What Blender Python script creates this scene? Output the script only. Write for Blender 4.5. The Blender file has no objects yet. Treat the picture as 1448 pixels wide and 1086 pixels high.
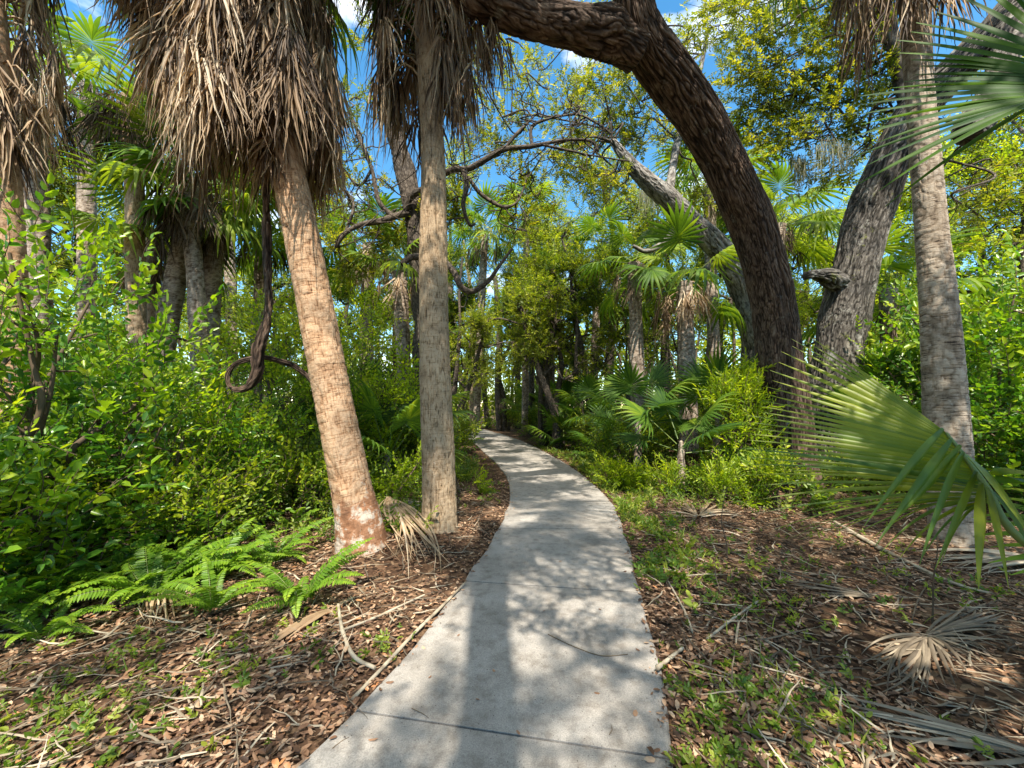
import bpy, math, random
import numpy as np
from mathutils import Vector, noise as mnoise

rng = np.random.default_rng(7)
scene = bpy.context.scene
COL = scene.collection
PI = math.pi
# ------------------------------------------------------------------ camera numbers (used to measure the place)
FPX, CX, CY, CAMH = 560.0, 724.0, 543.0, 1.6
TH = math.atan(32.0 / 560.0)
ct, st = math.cos(TH), math.sin(TH)


def P(px, py, Y):
    x = (px - CX) / FPX
    y = -(py - CY) / FPX
    dy = ct - y * st
    dz = y * ct + st
    s = Y / dy
    return np.array([x * s, Y, CAMH + dz * s])


def G(px, py, z=0.0):
    x = (px - CX) / FPX
    y = -(py - CY) / FPX
    dy = ct - y * st
    dz = y * ct + st
    s = (z - CAMH) / dz
    return np.array([x * s, dy * s, z])


# ------------------------------------------------------------------ noise
def _hash(i, j, k):
    h = (i * 374761393 + j * 668265263 + k * 1274126177) & 0xFFFFFFFF
    h = ((h ^ (h >> 13)) * 1274126177) & 0xFFFFFFFF
    h = h ^ (h >> 16)
    return (h & 0xFFFF) / 65535.0


def vnoise(p):
    p = np.asarray(p, float)
    f = np.floor(p)
    t = p - f
    t = t * t * (3 - 2 * t)
    i = f.astype(np.int64)
    out = 0
    for a in (0, 1):
        for b in (0, 1):
            for c in (0, 1):
                w = (t[:, 0] if a else 1 - t[:, 0]) * (t[:, 1] if b else 1 - t[:, 1]) * (t[:, 2] if c else 1 - t[:, 2])
                out = out + w * _hash(i[:, 0] + a, i[:, 1] + b, i[:, 2] + c)
    return out * 2 - 1


def fbm(p, o=3):
    p = np.asarray(p, float)
    s, a = 0, 1.0
    for _ in range(o):
        s = s + a * vnoise(p)
        p = p * 2.03 + 11.3
        a *= 0.5
    return s


def norm(v):
    v = np.asarray(v, float)
    n = np.linalg.norm(v, axis=-1, keepdims=True)
    return v / np.maximum(n, 1e-9)


# ------------------------------------------------------------------ mesh collector
class MB:
    def __init__(s):
        s.V, s.Q, s.T, s.R, s.U, s.qm, s.tm, s.n = [], [], [], [], [], [], [], 0

    def add(s, V, Q=None, T=None, rnd=0.5, uv=None, qm=0, tm=0):
        V = np.asarray(V, float)
        k = len(V)
        s.V.append(V)
        s.R.append(np.broadcast_to(np.asarray(rnd, float), (k,)))
        s.U.append(np.zeros((k, 2)) if uv is None else np.asarray(uv, float))
        if Q is not None and len(Q):
            Q = np.asarray(Q, np.int64)
            s.Q.append(Q + s.n)
            s.qm.append(np.broadcast_to(np.asarray(qm), (len(Q),)))
        if T is not None and len(T):
            T = np.asarray(T, np.int64)
            s.T.append(T + s.n)
            s.tm.append(np.broadcast_to(np.asarray(tm), (len(T),)))
        s.n += k

    def build(s, name, mats, parent=None, loc=None, smooth=True):
        V = np.concatenate(s.V)
        if loc is not None:
            V = V - np.asarray(loc)
        Q = np.concatenate(s.Q) if s.Q else np.zeros((0, 4), np.int64)
        T = np.concatenate(s.T) if s.T else np.zeros((0, 3), np.int64)
        qm = np.concatenate(s.qm) if s.Q else np.zeros(0, int)
        tm = np.concatenate(s.tm) if s.T else np.zeros(0, int)
        me = bpy.data.meshes.new(name)
        me.vertices.add(len(V))
        me.vertices.foreach_set('co', V.astype(np.float32).ravel())
        nl = Q.size + T.size
        me.loops.add(nl)
        me.loops.foreach_set('vertex_index', np.concatenate([Q.ravel(), T.ravel()]).astype(np.int32))
        nq, nt = len(Q), len(T)
        me.polygons.add(nq + nt)
        starts = np.concatenate([np.arange(nq) * 4, nq * 4 + np.arange(nt) * 3]).astype(np.int32)
        me.polygons.foreach_set('loop_start', starts)
        me.polygons.foreach_set('material_index', np.concatenate([qm, tm]).astype(np.int32))
        me.polygons.foreach_set('use_smooth', np.full(nq + nt, smooth))
        a = me.attributes.new('rnd', 'FLOAT', 'POINT')
        a.data.foreach_set('value', np.concatenate(s.R).astype(np.float32))
        b = me.attributes.new('bk', 'FLOAT2', 'POINT')
        b.data.foreach_set('vector', np.concatenate(s.U).astype(np.float32).ravel())
        me.update(calc_edges=True)
        for m in (mats if isinstance(mats, (list, tuple)) else [mats]):
            me.materials.append(m)
        o = bpy.data.objects.new(name, me)
        COL.objects.link(o)
        if loc is not None and parent is None:
            o.location = loc
        if parent is not None:
            o.parent = parent
        return o


def tag(o, label=None, cat=None, group=None, kind=None):
    if label: o['label'] = label
    if cat: o['category'] = cat
    if group: o['group'] = group
    if kind: o['kind'] = kind
    return o


def empty(name, loc, label, cat, group=None, rz=0.0, sc=1.0):
    o = bpy.data.objects.new(name, None)
    COL.objects.link(o)
    o.location = loc
    o.rotation_euler = (0, 0, rz)
    o.scale = (sc, sc, sc) if not isinstance(sc, (tuple, list)) else sc
    o.empty_display_size = 0.2
    return tag(o, label, cat, group)


def copy_tree(root, loc, rz, sc, label, group=None):
    c = root.copy()
    COL.objects.link(c)
    c.location = loc
    c.rotation_euler = (0, 0, rz)
    c.scale = (sc, sc, sc) if not isinstance(sc, (tuple, list)) else sc
    c['label'] = label
    if group: c['group'] = group
    for ch in list(root.children):
        k = ch.copy()
        COL.objects.link(k)
        k.parent = c
        for g in list(ch.children):
            q = g.copy()
            COL.objects.link(q)
            q.parent = k
    return c


# ------------------------------------------------------------------ splines and tubes
def spline(pts, vals, step):
    pts = np.asarray(pts, float)
    vals = np.asarray(vals, float)
    n = len(pts)
    A = np.vstack([2 * pts[0] - pts[1], pts, 2 * pts[-1] - pts[-2]])
    B = np.concatenate([[vals[0]], vals, [vals[-1]]])
    oP, oV = [], []
    for i in range(n - 1):
        p0, p1, p2, p3 = A[i:i + 4]
        L = np.linalg.norm(p2 - p1)
        k = max(1, int(math.ceil(L / step)))
        t = (np.arange(k) / k)[:, None]
        oP.append(0.5 * (2 * p1 + (p2 - p0) * t + (2 * p0 - 5 * p1 + 4 * p2 - p3) * t ** 2 + (3 * p1 - p0 - 3 * p2 + p3) * t ** 3))
        oV.append(B[i + 1] + (B[i + 2] - B[i + 1]) * t[:, 0])
    oP.append(pts[-1:])
    oV.append(vals[-1:])
    return np.vstack(oP), np.concatenate(oV)


def tube(mb, pts, rad, n=8, rnd=0.5, disp=None, cap=True, v0=0.0, mi=0, seam=(0, 1, 0)):
    pts = np.asarray(pts, float)
    rad = np.asarray(rad, float)
    K = len(pts)
    tan = norm(np.gradient(pts, axis=0))
    nrm = np.zeros((K, 3))
    a = np.array(seam, float)
    if abs(a @ tan[0]) > 0.95:
        a = np.array([1.0, 0, 0])
    a = a - tan[0] * (a @ tan[0])
    nrm[0] = a / np.linalg.norm(a)
    for i in range(1, K):
        v = nrm[i - 1] - tan[i] * (nrm[i - 1] @ tan[i])
        nrm[i] = v / max(np.linalg.norm(v), 1e-9)
    bn = np.cross(tan, nrm)
    th = np.linspace(0, 2 * PI, n + 1)
    s = np.concatenate([[0], np.cumsum(np.linalg.norm(np.diff(pts, axis=0), axis=1))]) + v0
    TH_, S = np.meshgrid(th, s)
    Rr = np.repeat(rad[:, None], n + 1, 1)
    if disp is not None:
        dd = disp(TH_, S, Rr)
        if isinstance(dd, tuple):
            dd, hh = dd
            hh[:, -1] = hh[:, 0]
            rnd = hh.ravel()
        Rr = Rr + dd
        Rr[:, -1] = Rr[:, 0]
    V = pts[:, None, :] + Rr[..., None] * (np.cos(th)[None, :, None] * nrm[:, None, :] + np.sin(th)[None, :, None] * bn[:, None, :])
    uv = np.stack([TH_ * rad.mean(), S], -1)
    i = np.arange(K - 1)[:, None] * (n + 1) + np.arange(n)[None, :]
    i = i.ravel()
    Q = np.stack([i, i + 1, i + n + 2, i + n + 1], 1)
    V = V.reshape(-1, 3)
    mb.add(V, Q, rnd=rnd, uv=uv.reshape(-1, 2), qm=mi)
    if cap:
        for e, (k, sg) in enumerate(((0, -1), (K - 1, 1))):
            c = pts[k] + tan[k] * sg * rad[k] * 0.35
            ring = V[k * (n + 1):k * (n + 1) + n]
            VV = np.vstack([ring, c[None]])
            rc = rnd[k * (n + 1):k * (n + 1) + n + 1] if np.ndim(rnd) else rnd
            j = np.arange(n)
            T = np.stack([j, (j + 1) % n, np.full(n, n)], 1)
            if sg < 0: T = T[:, ::-1]
            mb.add(VV, T=T, rnd=rc, uv=np.full((n + 1, 2), s[k]), tm=mi)


# ------------------------------------------------------------------ templates and placing
class Tpl:
    def __init__(s, V, Q, R, qm):
        s.V, s.Q, s.R, s.qm = np.asarray(V, float), np.asarray(Q, np.int64), np.asarray(R, float), np.asarray(qm, int)


def join(parts):
    V, Q, R, M, n = [], [], [], [], 0
    for v, q, r, m in parts:
        V.append(v); Q.append(np.asarray(q) + n); R.append(np.broadcast_to(np.asarray(r, float), (len(v),))); M.append(np.full(len(q), m))
        n += len(v)
    return Tpl(np.vstack(V), np.vstack(Q), np.concatenate(R), np.concatenate(M))


def leaf_shape(L, w, fold=0.25, droop=0.15, shape='oval'):
    a, b = ((0.22, 0.7) if shape == 'oval' else (0.45, 0.82))
    wa, wb = ((0.85, 0.8) if shape == 'oval' else (0.8, 0.95))
    z1, z2 = fold * w, -droop * L * 0.45
    return np.array([[0, 0, 0], [a * L, wa * w, z1], [b * L, wb * w, z1 + z2], [L, 0, -droop * L],
                     [b * L, -wb * w, z1 + z2], [a * L, -wa * w, z1]]), np.array([[0, 3, 2, 1], [0, 5, 4, 3]])


def rotm(x, z):
    x = norm(x)
    z = z - x * (z @ x)
    z = norm(z)
    return np.stack([x, np.cross(z, x), z], 0)


def twig_tpl(nl, length, L, w, r, spread=55, fold=0.25, droop=0.2, stem=0.004, shape='oval', tilt=0.35, whorl=0):
    parts = []
    pts = np.array([[0, 0, 0], [length * 0.5, 0, length * 0.06], [length, 0, 0]])
    if stem:
        o = np.array([[0, 1, 0], [0, -0.5, 0.87], [0, -0.5, -0.87]]) * stem
        V = np.vstack([p + o * (1 - 0.3 * i) for i, p in enumerate(pts)])
        Q = [[i * 3 + j, i * 3 + (j + 1) % 3, i * 3 + 3 + (j + 1) % 3, i * 3 + 3 + j] for i in range(2) for j in range(3)]
        parts.append((V, Q, 0.5, 1))
    for i in range(nl):
        t = (i + 0.6) / nl if i < nl - 1 else 1.0
        side = 1 if i % 2 else -1
        ang = math.radians(spread * (1.15 - 0.7 * t) + r.normal(0, 12)) * side
        if i == nl - 1: ang = r.normal(0, 0.2)
        d = np.array([math.cos(ang), math.sin(ang), r.normal(0.05, tilt)])
        if whorl: d = np.array([math.cos(ang) * 0.6, math.sin(ang), r.normal(0.0, 0.6)])
        z = np.array([r.normal(0, tilt), r.normal(0, tilt), 1.0])
        s = r.uniform(0.65, 1.1) * (1.0 if t < 0.9 else 0.85)
        v, q = leaf_shape(L * s, w * s, fold, droop * r.uniform(0.2, 1.6), shape)
        parts.append((v @ rotm(d, z) + np.array([t * length, 0, 0.0]), q, r.uniform(0, 1), 0))
    return join(parts)


def place(mb, tpls, pos, X, scale, r, up=(0, 0, 1), jit=0.35, rvar=0.35, rbase=None):
    pos = np.asarray(pos, float)
    N = len(pos)
    if N == 0: return
    X = norm(np.broadcast_to(np.asarray(X, float), (N, 3)))
    Z = np.broadcast_to(np.asarray(up, float), (N, 3)) + r.normal(0, jit, (N, 3))
    Z = Z - X * (Z * X).sum(1, keepdims=True)
    Z = norm(Z)
    Y = np.cross(Z, X)
    scale = np.broadcast_to(np.asarray(scale, float), (N,))
    base = r.uniform(0, 1, N) if rbase is None else np.broadcast_to(rbase, (N,))
    pick = r.integers(0, len(tpls), N)
    for k, t in enumerate(tpls):
        I = np.where(pick == k)[0]
        if not len(I): continue
        s = scale[I][:, None, None]
        V = pos[I][:, None, :] + s * (t.V[None, :, 0:1] * X[I][:, None, :] + t.V[None, :, 1:2] * Y[I][:, None, :] + t.V[None, :, 2:3] * Z[I][:, None, :])
        nv = len(t.V)
        Q = t.Q[None] + (np.arange(len(I)) * nv)[:, None, None]
        R = np.clip(base[I][:, None] * (1 - rvar) + t.R[None] * rvar, 0, 1)
        mb.add(V.reshape(-1, 3), Q.reshape(-1, 4), rnd=R.ravel(), qm=np.tile(t.qm, len(I)))


def strips(mb, start, D, L, w, r, grav=0.5, wave=0.05, st_n=6, fold=0.3, rnd=None, wdir=None, taper=0.25, mi=0):
    """many thin folded blades: start (N,3), initial direction D (N,3), bending towards the ground"""
    start = np.asarray(start, float)
    N = len(start)
    D = norm(D)
    L = np.broadcast_to(np.asarray(L, float), (N,))
    w = np.broadcast_to(np.asarray(w, float), (N,))
    grav = np.broadcast_to(np.asarray(grav, float), (N,))
    rnd = r.uniform(0, 1, N) if rnd is None else rnd
    p = start.copy()
    d = D.copy()
    C, DD = [p.copy()], [d.copy()]
    ph = r.uniform(0, 6.28, N)
    side0 = np.cross(d, np.array([0, 0, 1.0])) + r.normal(0, 0.15, (N, 3))
    if wdir is not None: side0 = np.asarray(wdir, float)
    side0 = norm(side0)
    for k in range(st_n):
        d = d + np.array([0, 0, -1.0]) * (grav / st_n)[:, None] + side0 * (wave * np.sin(ph + k * 1.9))[:, None] + r.normal(0, wave * 0.5, (N, 3))
        d = norm(d)
        p = p + d * (L / st_n)[:, None]
        C.append(p.copy())
        DD.append(d.copy())
    K = st_n + 1
    t = np.linspace(0, 1, K)
    prof = np.minimum(1.0, 0.55 + t * 2.0) * np.clip((1 - t) / (1 - taper), 0, 1) ** 0.8
    prof = np.where(t < taper, np.minimum(1.0, 0.55 + t * 2.0), prof)
    prof[-1] = 0.04
    Vs = np.zeros((N, K, 3, 3))
    for k in range(K):
        tg = DD[k]
        sd = side0 - tg * (side0 * tg).sum(1, keepdims=True)
        sd = norm(sd)
        up = np.cross(sd, tg)
        hw = (w * prof[k] * 0.5)[:, None]
        Vs[:, k, 0] = C[k] - sd * hw
        Vs[:, k, 1] = C[k] + up * hw * fold * 2
        Vs[:, k, 2] = C[k] + sd * hw
    b = (np.arange(K - 1) * 3)
    q = np.concatenate([np.stack([b, b + 1, b + 4, b + 3], 1), np.stack([b + 1, b + 2, b + 5, b + 4], 1)])
    Q = q[None] + (np.arange(N) * K * 3)[:, None, None]
    mb.add(Vs.reshape(-1, 3), Q.reshape(-1, 4), rnd=np.repeat(rnd, K * 3), uv=np.stack([np.repeat(rnd, K * 3) * 0, np.tile(np.repeat(t, 3), N)], 1), qm=mi)


# ------------------------------------------------------------------ fan frond (cabbage palm / palmetto)
def fan_frond(mb, r, R=0.8, nseg=30, spread=130, pet=0.8, sag=0.15, wing=0.35, droop=0.5, costa=0.22, fuse=0.5, rnd0=0.5, bend=0.35, dead=False, petr=0.011):
    """local frame: petiole leaves the origin along +X, blade normal is +Z"""
    K = 6
    t = np.linspace(0, 1, K)
    pp = np.stack([t * pet, 0 * t, -sag * pet * t * t], 1)
    tube(mb, pp, petr * (1.2 - 0.5 * t), 5, rnd=rnd0, cap=False, mi=1)
    tip = pp[-1]
    sl = -2 * sag
    ax = norm(np.array([1, 0, sl]))
    az = norm(np.array([-sl, 0, 1]))
    st_t = np.array([0, 0.2, 0.4, 0.55, 0.7, 0.85, 1.0])
    M = len(st_t)
    A = np.linspace(-spread, spread, nseg) * PI / 180
    da = A[1] - A[0]
    VV, RR = [], []
    for a in A:
        c = 1 - abs(a) / (spread * PI / 180)
        hub = tip + ax * costa * R * c - az * bend * costa * R * c * c
        d = ax * math.cos(a) + np.array([0, 1, 0]) * math.sin(a)
        n = np.array([0, 1, 0]) * math.cos(a) - ax * math.sin(a)
        L = R * (0.72 + 0.28 * math.cos(a * 0.75)) * r.uniform(0.9, 1.05)
        dr = droop * r.uniform(0.5, 1.6)
        lat = r.normal(0, 0.06)
        rn = np.clip(rnd0 + r.normal(0, 0.12), 0, 1)
        for k, tt in enumerate(st_t):
            f = max(0.0, tt - fuse)
            pos = hub + d * L * tt * (1 - 0.25 * dr * f) - az * (bend * L * tt * tt * 0.6 * max(0, math.cos(a)) + wing * abs(math.sin(a)) * L * tt) + n * lat * L * f
            pos = pos + np.array([0, 0, -1.0]) * dr * L * f * f * 2.0
            hw = L * min(tt, fuse) * math.tan(da / 2) * 1.04 + 0.003
            if tt > fuse: hw *= max(0.03, (1 - tt) / (1 - fuse)) ** 0.75
            pl = hw * 0.55
            VV += [pos - n * hw, pos + az * pl, pos + n * hw]
            RR += [rn] * 3
    VV = np.array(VV)
    b = np.arange(M - 1) * 3
    q = np.concatenate([np.stack([b, b + 1, b + 4, b + 3], 1), np.stack([b + 1, b + 2, b + 5, b + 4], 1)])
    Q = (q[None] + (np.arange(nseg) * M * 3)[:, None, None]).reshape(-1, 4)
    mb.add(VV, Q, rnd=RR, uv=np.stack([np.zeros(len(VV)), np.tile(np.repeat(st_t, 3), nseg)], 1))
# ------------------------------------------------------------------ materials
def new_mat(name):
    m = bpy.data.materials.new(name)
    m.use_nodes = True
    nt = m.node_tree
    nt.nodes.clear()
    return m, nt, nt.nodes, nt.links


def ramp(nodes, stops, interp='LINEAR'):
    n = nodes.new('ShaderNodeValToRGB')
    e = n.color_ramp.elements
    n.color_ramp.interpolation = interp
    while len(e) > 1: e.remove(e[-1])
    e[0].position, e[0].color = stops[0][0], (*stops[0][1], 1)
    for p, c in stops[1:]:
        k = e.new(p)
        k.color = (*c, 1)
    return n


def leaf_mat(name, stops, trans=0.4, tint=(1.25, 1.15, 0.45), rough=0.42, spec=0.4, dapple=6.0):
    m, nt, N, L = new_mat(name)
    out = N.new('ShaderNodeOutputMaterial')
    at = N.new('ShaderNodeAttribute'); at.attribute_name = 'rnd'
    rp = ramp(N, stops)
    tc = N.new('ShaderNodeTexCoord')
    nz = N.new('ShaderNodeTexNoise'); nz.inputs['Scale'].default_value = dapple; nz.inputs['Detail'].default_value = 3
    L.new(tc.outputs['Object'], nz.inputs['Vector'])
    ad = N.new('ShaderNodeMath'); ad.operation = 'MULTIPLY_ADD'
    ad.inputs[1].default_value = 0.5; ad.inputs[2].default_value = -0.25
    L.new(nz.outputs['Fac'], ad.inputs[0])
    a2 = N.new('ShaderNodeMath'); a2.operation = 'ADD'
    L.new(at.outputs['Fac'], a2.inputs[0]); L.new(ad.outputs[0], a2.inputs[1])
    L.new(a2.outputs[0], rp.inputs['Fac'])
    pb = N.new('ShaderNodeBsdfPrincipled')
    pb.inputs['Roughness'].default_value = rough
    pb.inputs['Specular IOR Level'].default_value = spec
    L.new(rp.outputs['Color'], pb.inputs['Base Color'])
    if trans > 0:
        tr = N.new('ShaderNodeBsdfTranslucent')
        mu = N.new('ShaderNodeMix'); mu.data_type = 'RGBA'; mu.blend_type = 'MULTIPLY'; mu.inputs['Factor'].default_value = 1
        mu.clamp_result = False
        L.new(rp.outputs['Color'], mu.inputs['A'])
        mu.inputs['B'].default_value = (*[t * 1.5 for t in tint], 1)
        L.new(mu.outputs['Result'], tr.inputs['Color'])
        mx = N.new('ShaderNodeMixShader'); mx.inputs[0].default_value = trans
        L.new(pb.outputs[0], mx.inputs[1]); L.new(tr.outputs[0], mx.inputs[2])
        L.new(mx.outputs[0], out.inputs['Surface'])
    else:
        L.new(pb.outputs[0], out.inputs['Surface'])
    return m


def bark_mat(name, stops, su, sv, bump=0.6, dist=0.02, rough=0.9, lichen=None, ring=0.0, fine=1.0, extra=None, vw=0.55, fiber=0.0, warp=0.32, edge=0.22):
    """bark from the (around, along) coordinates of the limb"""
    m, nt, N, L = new_mat(name)
    out = N.new('ShaderNodeOutputMaterial')
    at = N.new('ShaderNodeAttribute'); at.attribute_name = 'bk'
    mp = N.new('ShaderNodeMapping'); mp.inputs['Scale'].default_value = (su, sv, 1)
    L.new(at.outputs['Vector'], mp.inputs['Vector'])
    wz = N.new('ShaderNodeTexNoise'); wz.inputs['Scale'].default_value = 0.9; wz.inputs['Detail'].default_value = 3
    L.new(mp.outputs[0], wz.inputs['Vector'])
    wm = N.new('ShaderNodeMix'); wm.data_type = 'VECTOR'; wm.inputs['Factor'].default_value = warp
    L.new(mp.outputs[0], wm.inputs['A']); L.new(wz.outputs['Color'], wm.inputs['B'])
    vo = N.new('ShaderNodeTexVoronoi'); vo.feature = 'DISTANCE_TO_EDGE'; vo.inputs['Scale'].default_value = 1.0
    L.new(wm.outputs['Result'], vo.inputs['Vector'])
    vr = ramp(N, [(0.0, (0, 0, 0)), (edge, (1, 1, 1))])
    L.new(vo.outputs['Distance'], vr.inputs['Fac'])
    nz = N.new('ShaderNodeTexNoise'); nz.inputs['Scale'].default_value = 2.6 * fine; nz.inputs['Detail'].default_value = 6; nz.inputs['Roughness'].default_value = 0.65
    L.new(mp.outputs[0], nz.inputs['Vector'])
    h = N.new('ShaderNodeMath'); h.operation = 'MULTIPLY_ADD'; h.inputs[1].default_value = vw
    L.new(vr.outputs['Color'], h.inputs[0]); L.new(nz.outputs['Fac'], h.inputs[2])
    hh = h.outputs[0]
    if fiber:
        m4 = N.new('ShaderNodeMapping'); m4.inputs['Scale'].default_value = (70, 5, 1)
        L.new(at.outputs['Vector'], m4.inputs['Vector'])
        n4 = N.new('ShaderNodeTexNoise'); n4.inputs['Scale'].default_value = 1.0; n4.inputs['Detail'].default_value = 3
        L.new(m4.outputs[0], n4.inputs['Vector'])
        r4 = ramp(N, [(0.28, (0, 0, 0)), (0.42, (1, 1, 1))])
        L.new(n4.outputs['Fac'], r4.inputs['Fac'])
        h4 = N.new('ShaderNodeMath'); h4.operation = 'MULTIPLY_ADD'; h4.inputs[1].default_value = fiber
        L.new(r4.outputs['Color'], h4.inputs[0]); L.new(hh, h4.inputs[2])
        hh = h4.outputs[0]
    if ring:
        m2 = N.new('ShaderNodeMapping'); m2.inputs['Scale'].default_value = (2.2, ring, 1)
        L.new(at.outputs['Vector'], m2.inputs['Vector'])
        n2 = N.new('ShaderNodeTexNoise'); n2.inputs['Scale'].default_value = 1.0; n2.inputs['Detail'].default_value = 4; n2.inputs['Roughness'].default_value = 0.6
        L.new(m2.outputs[0], n2.inputs['Vector'])
        r2 = ramp(N, [(0.35, (0, 0, 0)), (0.5, (1, 1, 1)), (0.62, (0.6, 0.6, 0.6))])
        L.new(n2.outputs['Fac'], r2.inputs['Fac'])
        h2 = N.new('ShaderNodeMath'); h2.operation = 'MULTIPLY_ADD'; h2.inputs[1].default_value = 0.45
        L.new(r2.outputs['Color'], h2.inputs[0]); L.new(hh, h2.inputs[2])
        hh = h2.outputs[0]
    cr = ramp(N, stops)
    sc = N.new('ShaderNodeMapRange'); sc.inputs['From Min'].default_value = 0.25; sc.inputs['From Max'].default_value = 0.62 + vw + fiber + (0.42 if ring else 0)
    L.new(hh, sc.inputs['Value'])
    L.new(sc.outputs['Result'], cr.inputs['Fac'])
    col = cr.outputs['Color']
    # large patches of tone
    tc = N.new('ShaderNodeTexCoord')
    pn = N.new('ShaderNodeTexNoise'); pn.inputs['Scale'].default_value = 2.2; pn.inputs['Detail'].default_value = 4
    L.new(tc.outputs['Object'], pn.inputs['Vector'])
    pr = ramp(N, [(0.3, (0.72, 0.72, 0.74)), (0.7, (1.2, 1.15, 1.1))])
    L.new(pn.outputs['Fac'], pr.inputs['Fac'])
    mu = N.new('ShaderNodeMix'); mu.data_type = 'RGBA'; mu.blend_type = 'MULTIPLY'; mu.inputs['Factor'].default_value = 1
    L.new(col, mu.inputs['A']); L.new(pr.outputs['Color'], mu.inputs['B'])
    col = mu.outputs['Result']
    if lichen:
        ln = N.new('ShaderNodeTexNoise'); ln.inputs['Scale'].default_value = lichen[1]; ln.inputs['Detail'].default_value = 5; ln.inputs['Roughness'].default_value = 0.7
        L.new(tc.outputs['Object'], ln.inputs['Vector'])
        lr = ramp(N, [(lichen[2], (0, 0, 0)), (lichen[2] + 0.08, (1, 1, 1))])
        L.new(ln.outputs['Fac'], lr.inputs['Fac'])
        lm = N.new('ShaderNodeMix'); lm.data_type = 'RGBA'
        L.new(lr.outputs['Color'], lm.inputs['Factor']); L.new(col, lm.inputs['A'])
        lm.inputs['B'].default_value = (*lichen[0], 1)
        col = lm.outputs['Result']
    if extra:   # worn foot of the trunk: colour below a height, with a ragged edge
        sp = N.new('ShaderNodeSeparateXYZ'); L.new(at.outputs['Vector'], sp.inputs[0])
        en = N.new('ShaderNodeTexNoise'); en.inputs['Scale'].default_value = 5; en.inputs['Detail'].default_value = 5
        L.new(tc.outputs['Object'], en.inputs['Vector'])
        ea = N.new('ShaderNodeMath'); ea.operation = 'MULTIPLY_ADD'; ea.inputs[1].default_value = -1.2
        L.new(en.outputs['Fac'], ea.inputs[0]); L.new(sp.outputs['Y'], ea.inputs[2])
        er = ramp(N, [(0.0, (1, 1, 1)), (0.06, (0, 0, 0))])
        e2 = N.new('ShaderNodeMath'); e2.operation = 'SUBTRACT'; e2.inputs[1].default_value = extra[1] - 0.6
        L.new(ea.outputs[0], e2.inputs[0]); L.new(e2.outputs[0], er.inputs['Fac'])
        v2 = N.new('ShaderNodeTexVoronoi'); v2.inputs['Scale'].default_value = 9
        L.new(tc.outputs['Object'], v2.inputs['Vector'])
        c2 = ramp(N, [(0.0, extra[0]), (0.45, extra[2]), (0.6, extra[0]), (0.8, extra[3]), (1.0, extra[3])])
        sc2 = N.new('ShaderNodeSeparateColor'); L.new(v2.outputs['Color'], sc2.inputs[0])
        L.new(sc2.outputs[0], c2.inputs['Fac'])
        em = N.new('ShaderNodeMix'); em.data_type = 'RGBA'
        L.new(er.outputs['Color'], em.inputs['Factor']); L.new(col, em.inputs['A']); L.new(c2.outputs['Color'], em.inputs['B'])
        col = em.outputs['Result']
    pb = N.new('ShaderNodeBsdfPrincipled')
    pb.inputs['Roughness'].default_value = rough
    pb.inputs['Specular IOR Level'].default_value = 0.2
    L.new(col, pb.inputs['Base Color'])
    bp = N.new('ShaderNodeBump'); bp.inputs['Strength'].default_value = bump; bp.inputs['Distance'].default_value = dist
    L.new(hh, bp.inputs['Height'])
    L.new(bp.outputs[0], pb.inputs['Normal'])
    L.new(pb.outputs[0], out.inputs['Surface'])
    return m


M = {}
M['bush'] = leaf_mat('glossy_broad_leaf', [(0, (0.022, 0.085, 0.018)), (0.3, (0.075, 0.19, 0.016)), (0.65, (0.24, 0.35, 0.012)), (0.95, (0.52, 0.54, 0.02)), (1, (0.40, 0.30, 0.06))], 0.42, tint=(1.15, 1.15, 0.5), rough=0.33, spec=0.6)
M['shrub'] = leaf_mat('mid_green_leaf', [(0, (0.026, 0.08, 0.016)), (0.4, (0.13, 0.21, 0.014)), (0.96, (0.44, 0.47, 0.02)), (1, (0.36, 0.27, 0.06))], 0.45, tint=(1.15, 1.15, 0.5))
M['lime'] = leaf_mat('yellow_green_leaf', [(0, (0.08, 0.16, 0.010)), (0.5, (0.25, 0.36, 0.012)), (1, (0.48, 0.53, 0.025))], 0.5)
M['oakleaf'] = leaf_mat('oak_leaf', [(0, (0.05, 0.085, 0.012)), (0.5, (0.145, 0.20, 0.018)), (1, (0.36, 0.37, 0.04))], 0.5, tint=(1.3, 1.1, 0.35))
M['bgleaf'] = leaf_mat('woodland_leaf', [(0, (0.045, 0.09, 0.014)), (0.5, (0.19, 0.25, 0.016)), (1, (0.48, 0.49, 0.03))], 0.5, tint=(1.2, 1.15, 0.5))
M['palm'] = leaf_mat('palm_blade', [(0, (0.022, 0.065, 0.014)), (0.5, (0.085, 0.165, 0.016)), (1, (0.27, 0.34, 0.025))], 0.42, rough=0.55, spec=0.25, dapple=3)
M['heropalm'] = leaf_mat('young_palm_blade', [(0, (0.03, 0.09, 0.022)), (0.4, (0.075, 0.145, 0.02)), (0.65, (0.17, 0.22, 0.016)), (0.93, (0.26, 0.29, 0.02)), (1, (0.26, 0.18, 0.05))], 0.5, rough=0.42, spec=0.4, dapple=5)
M['petiole'] = leaf_mat('palm_stalk', [(0, (0.07, 0.12, 0.02)), (1, (0.17, 0.2, 0.05))], 0, rough=0.45)
M['fern'] = leaf_mat('fern_leaflet', [(0, (0.04, 0.095, 0.014)), (0.5, (0.13, 0.25, 0.018)), (1, (0.30, 0.42, 0.03))], 0.45, dapple=2)
M['grass'] = leaf_mat('ground_weed', [(0, (0.04, 0.10, 0.012)), (0.5, (0.13, 0.21, 0.02)), (1, (0.33, 0.36, 0.05))], 0.45)
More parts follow.
